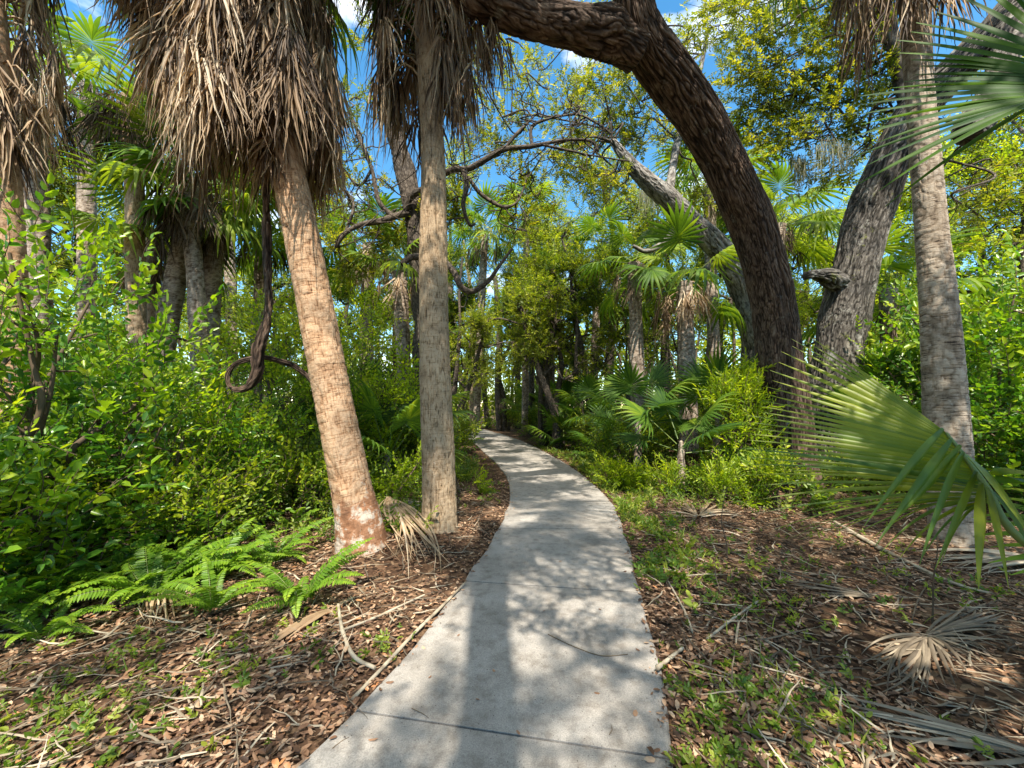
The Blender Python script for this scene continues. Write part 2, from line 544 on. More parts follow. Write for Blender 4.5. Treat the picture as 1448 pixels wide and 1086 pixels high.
M['thatch'] = leaf_mat('dead_palm_blade', [(0, (0.04, 0.026, 0.017)), (0.3, (0.14, 0.09, 0.052)), (0.6, (0.30, 0.205, 0.122)), (0.85, (0.43, 0.325, 0.205)), (1, (0.55, 0.46, 0.34))], 0.22, tint=(1.2, 0.95, 0.6), rough=0.6, spec=0.3, dapple=9)
M['darkthatch'] = leaf_mat('weathered_palm_blade', [(0, (0.025, 0.018, 0.015)), (0.5, (0.085, 0.06, 0.042)), (1, (0.24, 0.18, 0.12))], 0.15, tint=(1.1, 0.95, 0.7), rough=0.7, spec=0.2, dapple=9)
M['greythatch'] = leaf_mat('grey_palm_litter', [(0, (0.09, 0.07, 0.05)), (0.5, (0.26, 0.21, 0.15)), (1, (0.46, 0.40, 0.30))], 0.1, rough=0.7, spec=0.2, dapple=9)
M['litter'] = leaf_mat('dry_leaf', [(0, (0.05, 0.030, 0.020)), (0.3, (0.13, 0.07, 0.042)), (0.55, (0.24, 0.135, 0.078)), (0.75, (0.33, 0.205, 0.125)), (0.93, (0.46, 0.34, 0.23)), (1, (0.42, 0.19, 0.08))], 0.12, tint=(1.2, 0.9, 0.6), rough=0.6, spec=0.3, dapple=20)


def relief_mat(name, stops, fs=40, amt=0.35, bump=0.5, dist=0.006, lichen=(), patch=(0.75, 1.2), stretch=(1, 1, 1), foot=None, streak=0.0, vert=0.0):
    """bark whose colour follows the modelled relief (the rnd attribute holds its height)"""
    m, nt, N, L = new_mat(name)
    out = N.new('ShaderNodeOutputMaterial')
    at = N.new('ShaderNodeAttribute'); at.attribute_name = 'rnd'
    bk = N.new('ShaderNodeAttribute'); bk.attribute_name = 'bk'
    tc = N.new('ShaderNodeTexCoord')
    mp = N.new('ShaderNodeMapping'); mp.inputs['Scale'].default_value = stretch
    L.new(bk.outputs['Vector'], mp.inputs['Vector'])
    nz = N.new('ShaderNodeTexNoise'); nz.inputs['Scale'].default_value = fs; nz.inputs['Detail'].default_value = 6; nz.inputs['Roughness'].default_value = 0.68
    L.new(mp.outputs[0], nz.inputs['Vector'])
    h = N.new('ShaderNodeMath'); h.operation = 'MULTIPLY_ADD'; h.inputs[1].default_value = amt * 2
    h0 = N.new('ShaderNodeMath'); h0.operation = 'SUBTRACT'; h0.inputs[1].default_value = 0.5
    L.new(nz.outputs['Fac'], h0.inputs[0]); L.new(h0.outputs[0], h.inputs[0]); L.new(at.outputs['Fac'], h.inputs[2])
    hh = h.outputs[0]
    for amt2, su, sv in ((streak, 7.0, 66.0), (vert, 80.0, 10.0)):
        if not amt2: continue
        m2 = N.new('ShaderNodeMapping'); m2.inputs['Scale'].default_value = (su, sv, 1)
        L.new(bk.outputs['Vector'], m2.inputs['Vector'])
        n2 = N.new('ShaderNodeTexNoise'); n2.inputs['Scale'].default_value = 1.0; n2.inputs['Detail'].default_value = 4; n2.inputs['Roughness'].default_value = 0.6; n2.inputs['Distortion'].default_value = 0.6
        L.new(m2.outputs[0], n2.inputs['Vector'])
        r2 = ramp(N, [(0.36, (0, 0, 0)), (0.46, (1, 1, 1))])
        L.new(n2.outputs['Fac'], r2.inputs['Fac'])
        h2 = N.new('ShaderNodeMath'); h2.operation = 'MULTIPLY_ADD'; h2.inputs[1].default_value = amt2
        h3 = N.new('ShaderNodeMath'); h3.operation = 'SUBTRACT'; h3.inputs[1].default_value = 0.8
        L.new(r2.outputs['Color'], h3.inputs[0]); L.new(h3.outputs[0], h2.inputs[0]); L.new(hh, h2.inputs[2])
        hh = h2.outputs[0]
    cr = ramp(N, stops)
    L.new(hh, cr.inputs['Fac'])
    col = cr.outputs['Color']
    pn = N.new('ShaderNodeTexNoise'); pn.inputs['Scale'].default_value = 2.6; pn.inputs['Detail'].default_value = 5; pn.inputs['Roughness'].default_value = 0.6
    L.new(tc.outputs['Object'], pn.inputs['Vector'])
    a, b = patch
    pr = ramp(N, [(0.3, (a, a, a * 1.02)), (0.7, (b, b * 0.97, b * 0.94))])
    L.new(pn.outputs['Fac'], pr.inputs['Fac'])
    mu = N.new('ShaderNodeMix'); mu.data_type = 'RGBA'; mu.blend_type = 'MULTIPLY'; mu.inputs['Factor'].default_value = 1
    L.new(col, mu.inputs['A']); L.new(pr.outputs['Color'], mu.inputs['B'])
    col = mu.outputs['Result']
    for lc, ls, lt, ld in lichen:
        ln = N.new('ShaderNodeTexNoise'); ln.inputs['Scale'].default_value = ls; ln.inputs['Detail'].default_value = 7; ln.inputs['Roughness'].default_value = 0.72
        mo = N.new('ShaderNodeMapping'); mo.inputs['Location'].default_value = (ls, lt * 9, ld * 5)
        L.new(tc.outputs['Object'], mo.inputs['Vector']); L.new(mo.outputs[0], ln.inputs['Vector'])
        lr = ramp(N, [(lt, (0, 0, 0)), (lt + 0.07, (ld, ld, ld))])
        L.new(ln.outputs['Fac'], lr.inputs['Fac'])
        lm = N.new('ShaderNodeMix'); lm.data_type = 'RGBA'
        L.new(lr.outputs['Color'], lm.inputs['Factor']); L.new(col, lm.inputs['A'])
        lm.inputs['B'].default_value = (*lc, 1)
        col = lm.outputs['Result']
    if foot:
        sp = N.new('ShaderNodeSeparateXYZ'); L.new(bk.outputs['Vector'], sp.inputs[0])
        en = N.new('ShaderNodeTexNoise'); en.inputs['Scale'].default_value = 4; en.inputs['Detail'].default_value = 7; en.inputs['Roughness'].default_value = 0.7
        L.new(tc.outputs['Object'], en.inputs['Vector'])
        ea = N.new('ShaderNodeMath'); ea.operation = 'MULTIPLY_ADD'; ea.inputs[1].default_value = -1.6
        L.new(en.outputs['Fac'], ea.inputs[0]); L.new(sp.outputs['Y'], ea.inputs[2])
        e2 = N.new('ShaderNodeMath'); e2.operation = 'SUBTRACT'; e2.inputs[1].default_value = foot[0] - 0.8
        L.new(ea.outputs[0], e2.inputs[0])
        er = ramp(N, [(0.0, (0.85, 0.85, 0.85)), (0.12, (0, 0, 0))])
        L.new(e2.outputs[0], er.inputs['Fac'])
        n3 = N.new('ShaderNodeTexNoise'); n3.inputs['Scale'].default_value = 7; n3.inputs['Detail'].default_value = 6; n3.inputs['Roughness'].default_value = 0.65
        L.new(tc.outputs['Object'], n3.inputs['Vector'])
        c2 = ramp(N, [(0.36, foot[1]), (0.5, foot[2]), (0.58, foot[3])])
        L.new(n3.outputs['Fac'], c2.inputs['Fac'])
        fm = N.new('ShaderNodeMix'); fm.data_type = 'RGBA'; fm.blend_type = 'MULTIPLY'; fm.inputs['Factor'].default_value = 0.6
        L.new(c2.outputs['Color'], fm.inputs['A']); L.new(cr.outputs['Color'], fm.inputs['B'])
        em = N.new('ShaderNodeMix'); em.data_type = 'RGBA'
        L.new(er.outputs['Color'], em.inputs['Factor']); L.new(col, em.inputs['A']); L.new(c2.outputs['Color'], em.inputs['B'])
        col = em.outputs['Result']
    pb = N.new('ShaderNodeBsdfPrincipled')
    pb.inputs['Roughness'].default_value = 0.88
    pb.inputs['Specular IOR Level'].default_value = 0.2
    L.new(col, pb.inputs['Base Color'])
    bp = N.new('ShaderNodeBump'); bp.inputs['Strength'].default_value = bump; bp.inputs['Distance'].default_value = dist
    L.new(hh, bp.inputs['Height'])
    L.new(bp.outputs[0], pb.inputs['Normal'])
    L.new(pb.outputs[0], out.inputs['Surface'])
    return m


M['twigwood'] = leaf_mat('twig_wood', [(0, (0.05, 0.035, 0.025)), (1, (0.16, 0.12, 0.08))], 0, rough=0.85, spec=0.1)
M['moss'] = leaf_mat('hanging_moss', [(0, (0.16, 0.17, 0.12)), (1, (0.36, 0.36, 0.27))], 0.3, rough=0.9, spec=0.05)
M['oakbark'] = relief_mat('oak_bark_brown', [(0, (0.008, 0.005, 0.004)), (0.3, (0.022, 0.014, 0.010)), (0.6, (0.062, 0.040, 0.028)), (0.85, (0.11, 0.075, 0.054)), (1, (0.18, 0.135, 0.105))], 45, 0.22, 0.9, 0.012, lichen=[((0.20, 0.19, 0.16), 3.0, 0.60, 0.5), ((0.10, 0.11, 0.03), 2.2, 0.66, 0.5)], patch=(0.6, 1.25), stretch=(1.6, 0.6, 1))
M['greybark'] = relief_mat('oak_bark_grey', [(0, (0.008, 0.007, 0.006)), (0.3, (0.024, 0.021, 0.017)), (0.6, (0.066, 0.058, 0.049)), (0.85, (0.125, 0.112, 0.097)), (1, (0.25, 0.225, 0.195))], 45, 0.22, 0.9, 0.012, lichen=[((0.36, 0.35, 0.31), 2.6, 0.58, 0.55), ((0.17, 0.18, 0.045), 3.2, 0.60, 0.75)], patch=(0.6, 1.2), stretch=(1.6, 0.6, 1))
M['limbbark'] = bark_mat('branch_bark', [(0, (0.016, 0.012, 0.010)), (0.5, (0.06, 0.048, 0.038)), (1, (0.15, 0.125, 0.10))], 40, 12, bump=0.6, dist=0.01)
M['palebark'] = relief_mat('oak_bark_pale', [(0, (0.02, 0.018, 0.015)), (0.3, (0.065, 0.058, 0.05)), (0.6, (0.145, 0.132, 0.118)), (1, (0.32, 0.30, 0.27))], 45, 0.3, 0.8, 0.012, lichen=[((0.42, 0.41, 0.37), 2.6, 0.56, 0.6), ((0.06, 0.055, 0.05), 3.2, 0.62, 0.7)], patch=(0.6, 1.2), stretch=(1.4, 0.7, 1))
M['palmbark'] = relief_mat('palm_bark_warm', [(0, (0.03, 0.015, 0.009)), (0.3, (0.16, 0.085, 0.044)), (0.6, (0.33, 0.195, 0.108)), (1, (0.46, 0.315, 0.20))], 60, 0.4, 0.8, 0.008, lichen=[((0.50, 0.45, 0.38), 9, 0.66, 0.55), ((0.11, 0.065, 0.04), 4.5, 0.66, 0.45)], patch=(0.72, 1.2), stretch=(1, 0.8, 1), streak=0.34, vert=0.26, foot=(0.62, (0.11, 0.045, 0.022), (0.24, 0.11, 0.055), (0.42, 0.37, 0.31)))
M['palmbark2'] = relief_mat('palm_bark_tan', [(0, (0.025, 0.016, 0.010)), (0.3, (0.12, 0.08, 0.045)), (0.6, (0.27, 0.185, 0.108)), (1, (0.42, 0.315, 0.205))], 60, 0.4, 0.8, 0.008, lichen=[((0.44, 0.41, 0.36), 8, 0.65, 0.6), ((0.09, 0.06, 0.04), 4.0, 0.65, 0.5)], patch=(0.68, 1.2), stretch=(1, 0.6, 1), streak=0.22, vert=0.5)
M['palmbark3'] = relief_mat('palm_bark_grey', [(0, (0.03, 0.022, 0.016)), (0.3, (0.12, 0.09, 0.065)), (0.6, (0.23, 0.18, 0.13)), (1, (0.40, 0.34, 0.27))], 60, 0.4, 0.8, 0.008, lichen=[((0.46, 0.43, 0.37), 12, 0.62, 0.75), ((0.08, 0.058, 0.04), 4.0, 0.63, 0.5)], patch=(0.65, 1.2), stretch=(0.6, 1, 1), streak=0.5, vert=0.12)
M['bootbark'] = relief_mat('palm_bark_dark', [(0, (0.02, 0.014, 0.011)), (0.3, (0.08, 0.055, 0.04)), (0.6, (0.17, 0.125, 0.09)), (1, (0.38, 0.32, 0.26))], 40, 0.35, 0.8, 0.01, lichen=[((0.36, 0.33, 0.28), 7, 0.63, 0.6)], streak=0.55)


def concrete():
    m, nt, N, L = new_mat('weathered_concrete')
    out = N.new('ShaderNodeOutputMaterial')
    tc = N.new('ShaderNodeTexCoord')
    n1 = N.new('ShaderNodeTexNoise'); n1.inputs['Scale'].default_value = 1.4; n1.inputs['Detail'].default_value = 6; n1.inputs['Roughness'].default_value = 0.6
    n2 = N.new('ShaderNodeTexNoise'); n2.inputs['Scale'].default_value = 160; n2.inputs['Detail'].default_value = 3
    n3 = N.new('ShaderNodeTexVoronoi'); n3.inputs['Scale'].default_value = 55
    n4 = N.new('ShaderNodeTexNoise'); n4.inputs['Scale'].default_value = 14; n4.inputs['Detail'].default_value = 5
    for n in (n1, n2, n3, n4): L.new(tc.outputs['Object'], n.inputs['Vector'])
    r1 = ramp(N, [(0.26, (0.14, 0.127, 0.11)), (0.42, (0.235, 0.215, 0.19)), (0.58, (0.285, 0.264, 0.237)), (0.78, (0.345, 0.322, 0.292))])
    L.new(n1.outputs['Fac'], r1.inputs['Fac'])
    r2 = ramp(N, [(0.3, (0.72, 0.72, 0.72)), (0.7, (1.2, 1.2, 1.2))])
    L.new(n2.outputs['Fac'], r2.inputs['Fac'])
    r3 = ramp(N, [(0.0, (0.2, 0.17, 0.15)), (0.12, (0.35, 0.32, 0.3)), (0.2, (1, 1, 1))])
    L.new(n3.outputs['Distance'], r3.inputs['Fac'])
    sc = N.new('ShaderNodeSeparateColor'); L.new(n3.outputs['Color'], sc.inputs[0])
    pit = N.new('ShaderNodeMath'); pit.operation = 'GREATER_THAN'; pit.inputs[1].default_value = 0.8
    L.new(sc.outputs[0], pit.inputs[0])
    r4 = ramp(N, [(0.32, (0.74, 0.72, 0.70)), (0.5, (1.0, 1.0, 1.0)), (0.68, (1.08, 1.08, 1.08))])
    L.new(n4.outputs['Fac'], r4.inputs['Fac'])
    col = r1.outputs['Color']
    for rr in (r2, r4):
        mu = N.new('ShaderNodeMix'); mu.data_type = 'RGBA'; mu.blend_type = 'MULTIPLY'; mu.inputs['Factor'].default_value = 1
        L.new(col, mu.inputs['A']); L.new(rr.outputs['Color'], mu.inputs['B']); col = mu.outputs['Result']
    mu = N.new('ShaderNodeMix'); mu.data_type = 'RGBA'; mu.blend_type = 'MULTIPLY'
    L.new(pit.outputs[0], mu.inputs['Factor']); L.new(col, mu.inputs['A']); L.new(r3.outputs['Color'], mu.inputs['B']); col = mu.outputs['Result']
    pb = N.new('ShaderNodeBsdfPrincipled'); pb.inputs['Roughness'].default_value = 0.85; pb.inputs['Specular IOR Level'].default_value = 0.25
    L.new(col, pb.inputs['Base Color'])
    bp = N.new('ShaderNodeBump'); bp.inputs['Strength'].default_value = 0.35; bp.inputs['Distance'].default_value = 0.003
    L.new(n2.outputs['Fac'], bp.inputs['Height']); L.new(bp.outputs[0], pb.inputs['Normal'])
    L.new(pb.outputs[0], out.inputs['Surface'])
    return m


def soil():
    m, nt, N, L = new_mat('leafy_soil')
    out = N.new('ShaderNodeOutputMaterial')
    tc = N.new('ShaderNodeTexCoord')
    n1 = N.new('ShaderNodeTexNoise'); n1.inputs['Scale'].default_value = 1.1; n1.inputs['Detail'].default_value = 5
    n2 = N.new('ShaderNodeTexVoronoi'); n2.inputs['Scale'].default_value = 22
    n3 = N.new('ShaderNodeTexNoise'); n3.inputs['Scale'].default_value = 45; n3.inputs['Detail'].default_value = 5
    for n in (n1, n2, n3): L.new(tc.outputs['Object'], n.inputs['Vector'])
    sc = N.new('ShaderNodeSeparateColor'); L.new(n2.outputs['Color'], sc.inputs[0])
    r2 = ramp(N, [(0, (0.035, 0.022, 0.015)), (0.4, (0.09, 0.055, 0.036)), (0.75, (0.17, 0.105, 0.065)), (1, (0.24, 0.17, 0.11))])
    L.new(sc.outputs[0], r2.inputs['Fac'])
    r1 = ramp(N, [(0.35, (0.55, 0.5, 0.45)), (0.65, (1.1, 1.05, 1.0))])
    L.new(n1.outputs['Fac'], r1.inputs['Fac'])
    r3 = ramp(N, [(0.3, (0.55, 0.55, 0.55)), (0.7, (1.2, 1.2, 1.2))])
    L.new(n3.outputs['Fac'], r3.inputs['Fac'])
    col = r2.outputs['Color']
    for rr in (r1, r3):
        mu = N.new('ShaderNodeMix'); mu.data_type = 'RGBA'; mu.blend_type = 'MULTIPLY'; mu.inputs['Factor'].default_value = 1
        L.new(col, mu.inputs['A']); L.new(rr.outputs['Color'], mu.inputs['B']); col = mu.outputs['Result']
    pb = N.new('ShaderNodeBsdfPrincipled'); pb.inputs['Roughness'].default_value = 0.95; pb.inputs['Specular IOR Level'].default_value = 0.1
    L.new(col, pb.inputs['Base Color'])
    bp = N.new('ShaderNodeBump'); bp.inputs['Strength'].default_value = 0.9; bp.inputs['Distance'].default_value = 0.02
    L.new(n2.outputs['Distance'], bp.inputs['Height']); L.new(bp.outputs[0], pb.inputs['Normal'])
    L.new(pb.outputs[0], out.inputs['Surface'])
    return m


M['concrete'] = concrete()
M['soil'] = soil()

# ------------------------------------------------------------------ footpath
_joint_px = [((500, 1013), (950, 1083)), ((655, 826), (905, 843)), ((704, 750), (880, 751)), ((721, 708), (864, 712)), ((718, 679), (833, 681)),
             ((703, 658), (800, 657)), ((684, 640), (768, 639)), ((670, 627), (744, 627)), ((660, 618), (720, 618)), ((652, 611), (698, 611.5)), ((646, 606.5), (679, 607))]
JL = [G(*a)[:2] for a, b in _joint_px]
JR = [G(*b)[:2] for a, b in _joint_px]
u0 = (JL[1] + JR[1] - JL[0] - JR[0]) / 2
for k in range(1, 6):
    ang = math.atan2(u0[0], u0[1]) + 0.16 * k
    d = np.array([math.sin(ang), math.cos(ang)]) * 1.5
    JL.insert(0, JL[0] - d)
    JR.insert(0, JR[0] - d)
for k in range(1, 6):
    JL.append(JL[-1] + np.array([-1.6 - 0.4 * k, 1.9 - 0.3 * k]))
    JR.append(JR[-1] + np.array([-1.7 - 0.4 * k, 2.3 - 0.3 * k]))
JL, JR = np.array(JL), np.array(JR)
z3 = lambda a: np.c_[a, np.zeros(len(a))]
SUB = 8


def dense(J):
    p = z3(J)
    A = np.vstack([2 * p[0] - p[1], p, 2 * p[-1] - p[-2]])
    o = []
    for i in range(len(p) - 1):
        p0, p1, p2, p3 = A[i:i + 4]
        t = (np.arange(SUB + 1) / SUB)[:, None]
        o.append(0.5 * (2 * p1 + (p2 - p0) * t + (2 * p0 - 5 * p1 + 4 * p2 - p3) * t ** 2 + (3 * p1 - p0 - 3 * p2 + p3) * t ** 3))
    return o


DL, DR = dense(JL), dense(JR)
PATHL = np.vstack([d[:-1] for d in DL])[:, :2]
PATHR = np.vstack([d[:-1] for d in DR])[:, :2]
PATHC, PATHW = (PATHL + PATHR) / 2, np.linalg.norm(PATHL - PATHR, axis=1) / 2
_ZT = 0.035
# the two long edges drawn as one closed outline, used to keep the litter off the concrete
_poly = np.vstack([PATHL, PATHR[::-1]])


def on_path(x, y):
    x, y = np.asarray(x, float), np.asarray(y, float)
    ins = np.zeros(x.shape, bool)
    j = len(_poly) - 1
    for i in range(len(_poly)):
        xi, yi = _poly[i]; xj, yj = _poly[j]
        c = ((yi > y) != (yj > y)) & (x < (xj - xi) * (y - yi) / (yj - yi + 1e-12) + xi)
        ins ^= c
        j = i
    return ins


def edge_dist(x, y):
    q = np.stack([np.asarray(x, float).ravel(), np.asarray(y, float).ravel()], 1)
    d = np.full(len(q), 1e9)
    for E in (PATHL, PATHR):
        for i in range(len(E) - 1):
            a, b = E[i], E[i + 1]
            ab = b - a
            t = np.clip(((q - a) @ ab) / (ab @ ab + 1e-12), 0, 1)
            d = np.minimum(d, np.linalg.norm(q - a - t[:, None] * ab, axis=1))
    return d


mb = MB()
for i in range(len(DL)):
    L_, R_ = DL[i].copy(), DR[i].copy()
    c0, c1 = (L_[0] + R_[0]) / 2, (L_[-1] + R_[-1]) / 2
    f = norm(c1 - c0) * 0.007
    L_[0] += f; R_[0] += f; L_[-1] -= f; R_[-1] -= f
    W = norm(R_ - L_)
    rag = 0.02 * vnoise(np.c_[L_[:, :2] * 3, np.zeros(len(L_))])[:, None]
    bev = 0.012
    rows = []
    for off, z in ((0.0, -0.1), (0.0, _ZT - 0.010), (bev, _ZT)):
        rows.append(L_ + W * (off + rag) + [0, 0, z])
    for s in (0.25, 0.5, 0.75):
        rows.append(L_ + (R_ - L_) * s + [0, 0, _ZT])
    for off, z in ((bev, _ZT), (0.0, _ZT - 0.010), (0.0, -0.1)):
        rows.append(R_ - W * (off - rag) + [0, 0, z])
    rows = np.array(rows)            # (9, K, 3)
    K = rows.shape[1]
    rows = np.concatenate([rows[:, :1] - [0, 0, 0.1], rows, rows[:, -1:] - [0, 0, 0.1]], 1)
    dz = np.zeros(K + 2); dz[1] = dz[-2] = -0.006
    rows[1:-1, :, 2] += dz
    K += 2
    ii = (np.arange(8)[:, None] * K + np.arange(K - 1)[None, :]).ravel()
    mb.add(rows.reshape(-1, 3), np.stack([ii, ii + K, ii + K + 1, ii + 1], 1))
o = mb.build('footpath', M['concrete'], smooth=False)
tag(o, 'pale concrete footpath with cross joints curving left into the woods', 'footpath', kind='structure')

# ------------------------------------------------------------------ ground
FEET = [(G(514, 790)[0], 4.36, .42), (G(622, 764)[0], 5.0, .4), (P(1350, 790, 4.6)[0], 4.6, .4), (P(1116, 700, 7.6)[0], 7.6, .9), (P(1168, 670, 8.7)[0], 8.7, .8)]


def gh(x, y):
    x, y = np.asarray(x, float), np.asarray(y, float)
    z = 0.045 * fbm(np.c_[x.ravel() * 0.9, y.ravel() * 0.9, np.zeros(x.size)], 3)
    e = edge_dist(x, y)
    for a, b, c in FEET:
        z = z + 0.10 * np.exp(-((x.ravel() - a) ** 2 + (y.ravel() - b) ** 2) / (c * c))
    ins = on_path(x, y).ravel()
    k = np.clip(e / 0.5, 0, 1)
    z = z * k + 0.012
    z = np.where(ins, -0.03 * np.clip(e / 0.05, 0, 1), z)
    return z.reshape(x.shape)


def axis(breaks):
    out = []
    for a, b, s in breaks:
        out.append(np.arange(a, b, s))
    out.append([breaks[-1][1]])
    return np.concatenate(out)


gx = axis([(-300, -40, 20), (-40, -8, 2), (-8, -3, 0.2), (-3, 4, 0.05), (4, 9, 0.2), (9, 40, 2), (40, 300, 20)])
gy = axis([(-60, -6, 4), (-6, 0, 0.3), (0, 7, 0.06), (7, 30, 0.25), (30, 60, 2), (60, 600, 30)])
X_, Y_ = np.meshgrid(gx, gy)
Z_ = gh(X_, Y_)
nx = len(gx)
ii = (np.arange(len(gy) - 1)[:, None] * nx + np.arange(nx - 1)[None, :]).ravel()
mb = MB()
mb.add(np.stack([X_, Y_, Z_], -1).reshape(-1, 3), np.stack([ii, ii + 1, ii + nx + 1, ii + nx], 1))
o = mb.build('ground', M['soil'])
tag(o, 'brown woodland soil on both sides of the path', 'ground', kind='structure')


def gz(x, y):
    return float(gh(np.array([x]), np.array([y]))[0])
# ------------------------------------------------------------------ leaf sprays
r0 = np.random.default_rng(21)
T_BROAD = [twig_tpl(9, 0.34, 0.095, 0.026, r0, 60, 0.35, 0.25) for _ in range(4)]
T_MID = [twig_tpl(10, 0.30, 0.062, 0.017, r0, 58, 0.3, 0.25) for _ in range(4)]
T_LANCE = [twig_tpl(11, 0.36, 0.10, 0.015, r0, 50, 0.25, 0.4) for _ in range(4)]
T_OAK = [twig_tpl(12, 0.30, 0.074, 0.018, r0, 58, 0.25, 0.15, stem=0.003) for _ in range(4)]
T_BG = [twig_tpl(9, 0.42, 0.13, 0.036, r0, 60, 0.25, 0.25, stem=0.006) for _ in range(4)]
T_BGS = [twig_tpl(10, 0.36, 0.085, 0.022, r0, 60, 0.25, 0.25, stem=0.005) for _ in range(4)]
T_FAR = [twig_tpl(7, 0.9, 0.36, 0.11, r0, 65, 0.25, 0.25, stem=0) for _ in range(3)]
T_WEED = [twig_tpl(6, 0.07, 0.055, 0.015, r0, 65, 0.3, 0.3, stem=0.002) for _ in range(3)]


def wiggle(a, b, r, amp=0.18, k=5, sag=0.0):
    a, b = np.asarray(a, float), np.asarray(b, float)
    L = np.linalg.norm(b - a)
    t = np.linspace(0, 1, k)[:, None]
    p = a + (b - a) * t
    n = r.normal(0, amp * L, (k, 3)) * np.sin(t * PI)
    p = p + n
    p[:, 2] += sag * L * np.sin(t[:, 0] * PI)
    return p


def cluster(wood, leaf, anchors, center, rad, nsub, per, tpl, r, rb=0.035, sc=1.0, flat=0.8, amp=0.16, wmi=0, dirup=0.25):
    center = np.asarray(center, float)
    A = np.asarray(anchors)
    d = np.linalg.norm(A - center, axis=1)
    a = A[np.argsort(d)[min(len(d) - 1, r.integers(0, 3))]]
    p = wiggle(a, center, r, amp, 6)
    q, rr = spline(p, np.linspace(rb, rb * 0.45, len(p)), 0.15)
    tube(wood, q, rr, 6, mi=wmi)
    base = q[len(q) // 2:]
    tips = []
    for _ in range(nsub):
        v = norm(r.normal(0, 1, 3)) * rad * r.uniform(0.35, 1.0) ** 0.7
        v[2] *= flat
        e = center + v
        s = base[r.integers(0, len(base))]
        q2, r2 = spline(wiggle(s, e, r, 0.14, 5), np.linspace(rb * 0.42, rb * 0.12, 5), 0.2)
        tube(wood, q2, r2, 4, cap=False, mi=wmi)
        n = len(q2)
        idx = r.integers(int(n * 0.35), n, per)
        pos = q2[idx] + r.normal(0, 0.09 * rad, (per, 3))
        dr = norm(e - s) * 0.6 + r.normal(0, 0.6, (per, 3)) + np.array([0, 0, dirup])
        place(leaf, tpl, pos, dr, r.uniform(0.7, 1.25, per) * sc, r)


def oak_disp(seed, amp=0.03, fa=27.0, fl=8.0):
    """furrowed bark: long plates between deep cracks, lumps under them; returns (relief, height 0..1)"""
    def f(TH, S, R):
        b = np.stack([np.cos(TH) * fa * R + seed, np.sin(TH) * fa * R, S * fl], -1).reshape(-1, 3)
        wv = np.stack([vnoise(b * 0.45 + 9), vnoise(b * 0.45 + 31), vnoise(b * 0.45 + 57)], 1) * 0.9
        p = b + wv
        n1 = np.abs(vnoise(p))
        n2 = np.abs(vnoise(p * np.array([1.9, 1.9, 2.6]) + 5))
        n3 = vnoise(p * 4.1 + 3)
        m = np.clip(vnoise(b * np.array([0.10, 0.10, 0.18]) + 71) * 1.6 + 0.5, 0, 1)
        q = b * np.array([0.62, 0.62, 0.34]) + wv * 1.3 + 40
        n4 = np.abs(vnoise(q))
        ha = np.clip(n1 * 3.0, 0, 1) * 0.62 + np.clip(n2 * 2.6, 0, 1) * 0.3
        hb = np.clip(n4 * 2.4, 0, 1) * 0.66 + np.clip(n1 * 3.4, 0, 1) * 0.26
        h = ha * m + hb * (1 - m) + n3 * 0.13
        lump = vnoise(b * np.array([0.14, 0.14, 0.22])) + 0.5 * vnoise(b * np.array([0.05, 0.05, 0.09]) + 13)
        return ((h - 0.6) * amp * (0.75 + 0.7 * (1 - m)) + lump * amp * 1.5).reshape(TH.shape), np.clip(h, 0, 1).reshape(TH.shape)
    return f


def palm_disp(seed, amp=0.006, ring=11.0, fib=0.35):
    """ring scars broken round the trunk and short upright cracks; returns (relief, height 0..1)"""
    def f(TH, S, R):
        cs = np.stack([np.cos(TH), np.sin(TH), TH * 0], -1).reshape(-1, 3)
        s = S.reshape(-1)
        rr = R.reshape(-1)
        wob = 0.05 * vnoise(cs * 1.3 + np.stack([s * 0 + seed, s * 0, s * 2.0], 1))
        z = s + wob
        q = np.stack([cs[:, 0] * 1.6 + seed, cs[:, 1] * 1.6, z * ring], 1)
        n1 = np.abs(vnoise(q))
        n2 = np.abs(vnoise(q * np.array([2.2, 2.2, 1.9]) + 7))
        v = np.stack([cs[:, 0] * rr * 46 + seed, cs[:, 1] * rr * 46, s * 5.0], 1)
        n3 = np.abs(vnoise(v))
        n4 = vnoise(np.stack([cs[:, 0] * 2.2 + seed, cs[:, 1] * 2.2, s * 2.4 + 4], 1))
        lump = vnoise(np.stack([cs[:, 0] * 1.1 + seed, cs[:, 1] * 1.1, s * 1.1], 1))
        rings = np.clip(n1 * 3.6, 0, 1) * 0.6 + np.clip(n2 * 3, 0, 1) * 0.4
        crack = 1 - (1 - np.clip(n3 * 4.5, 0, 1)) * np.clip(n4 * 2.5 + 0.45, 0, 1)
        h = rings * (1 - fib) + crack * fib
        h = h * 0.8 + 0.1 + 0.12 * n4
        return ((h - 0.6) * amp * 2.2 + lump * amp * 1.6).reshape(TH.shape), np.clip(h, 0, 1).reshape(TH.shape)
    return f


def pix(l):
    return np.array([P(a, b, c) for a, b, c in l])


def add_frond(root, me, loc, az, el, roll=0.0, sc=1.0, name='frond'):
    o = bpy.data.objects.new(name, me)
    COL.objects.link(o)
    o.parent = root
    o.location = loc
    o.rotation_mode = 'XYZ'
    o.rotation_euler = (roll, -el, az)
    o.scale = (sc, sc, sc)
    return o


def crown(root, c, n, meshes, r, elo=-25, ehi=80, sc=1.0, name='frond', azs=None):
    for i in range(n):
        az = (i * 2.399 + r.uniform(-0.3, 0.3)) if azs is None else azs[i]
        el = math.radians(elo + (ehi - elo) * ((i + 0.5) / n) ** 1.1)
        h = -0.25 + 0.5 * (i / n)
        add_frond(root, meshes[r.integers(0, len(meshes))], (c[0] + 0.08 * math.cos(az), c[1] + 0.08 * math.sin(az), c[2] + h * 0.6), az, el, r.normal(0, 0.25), sc * r.uniform(0.85, 1.12), name)


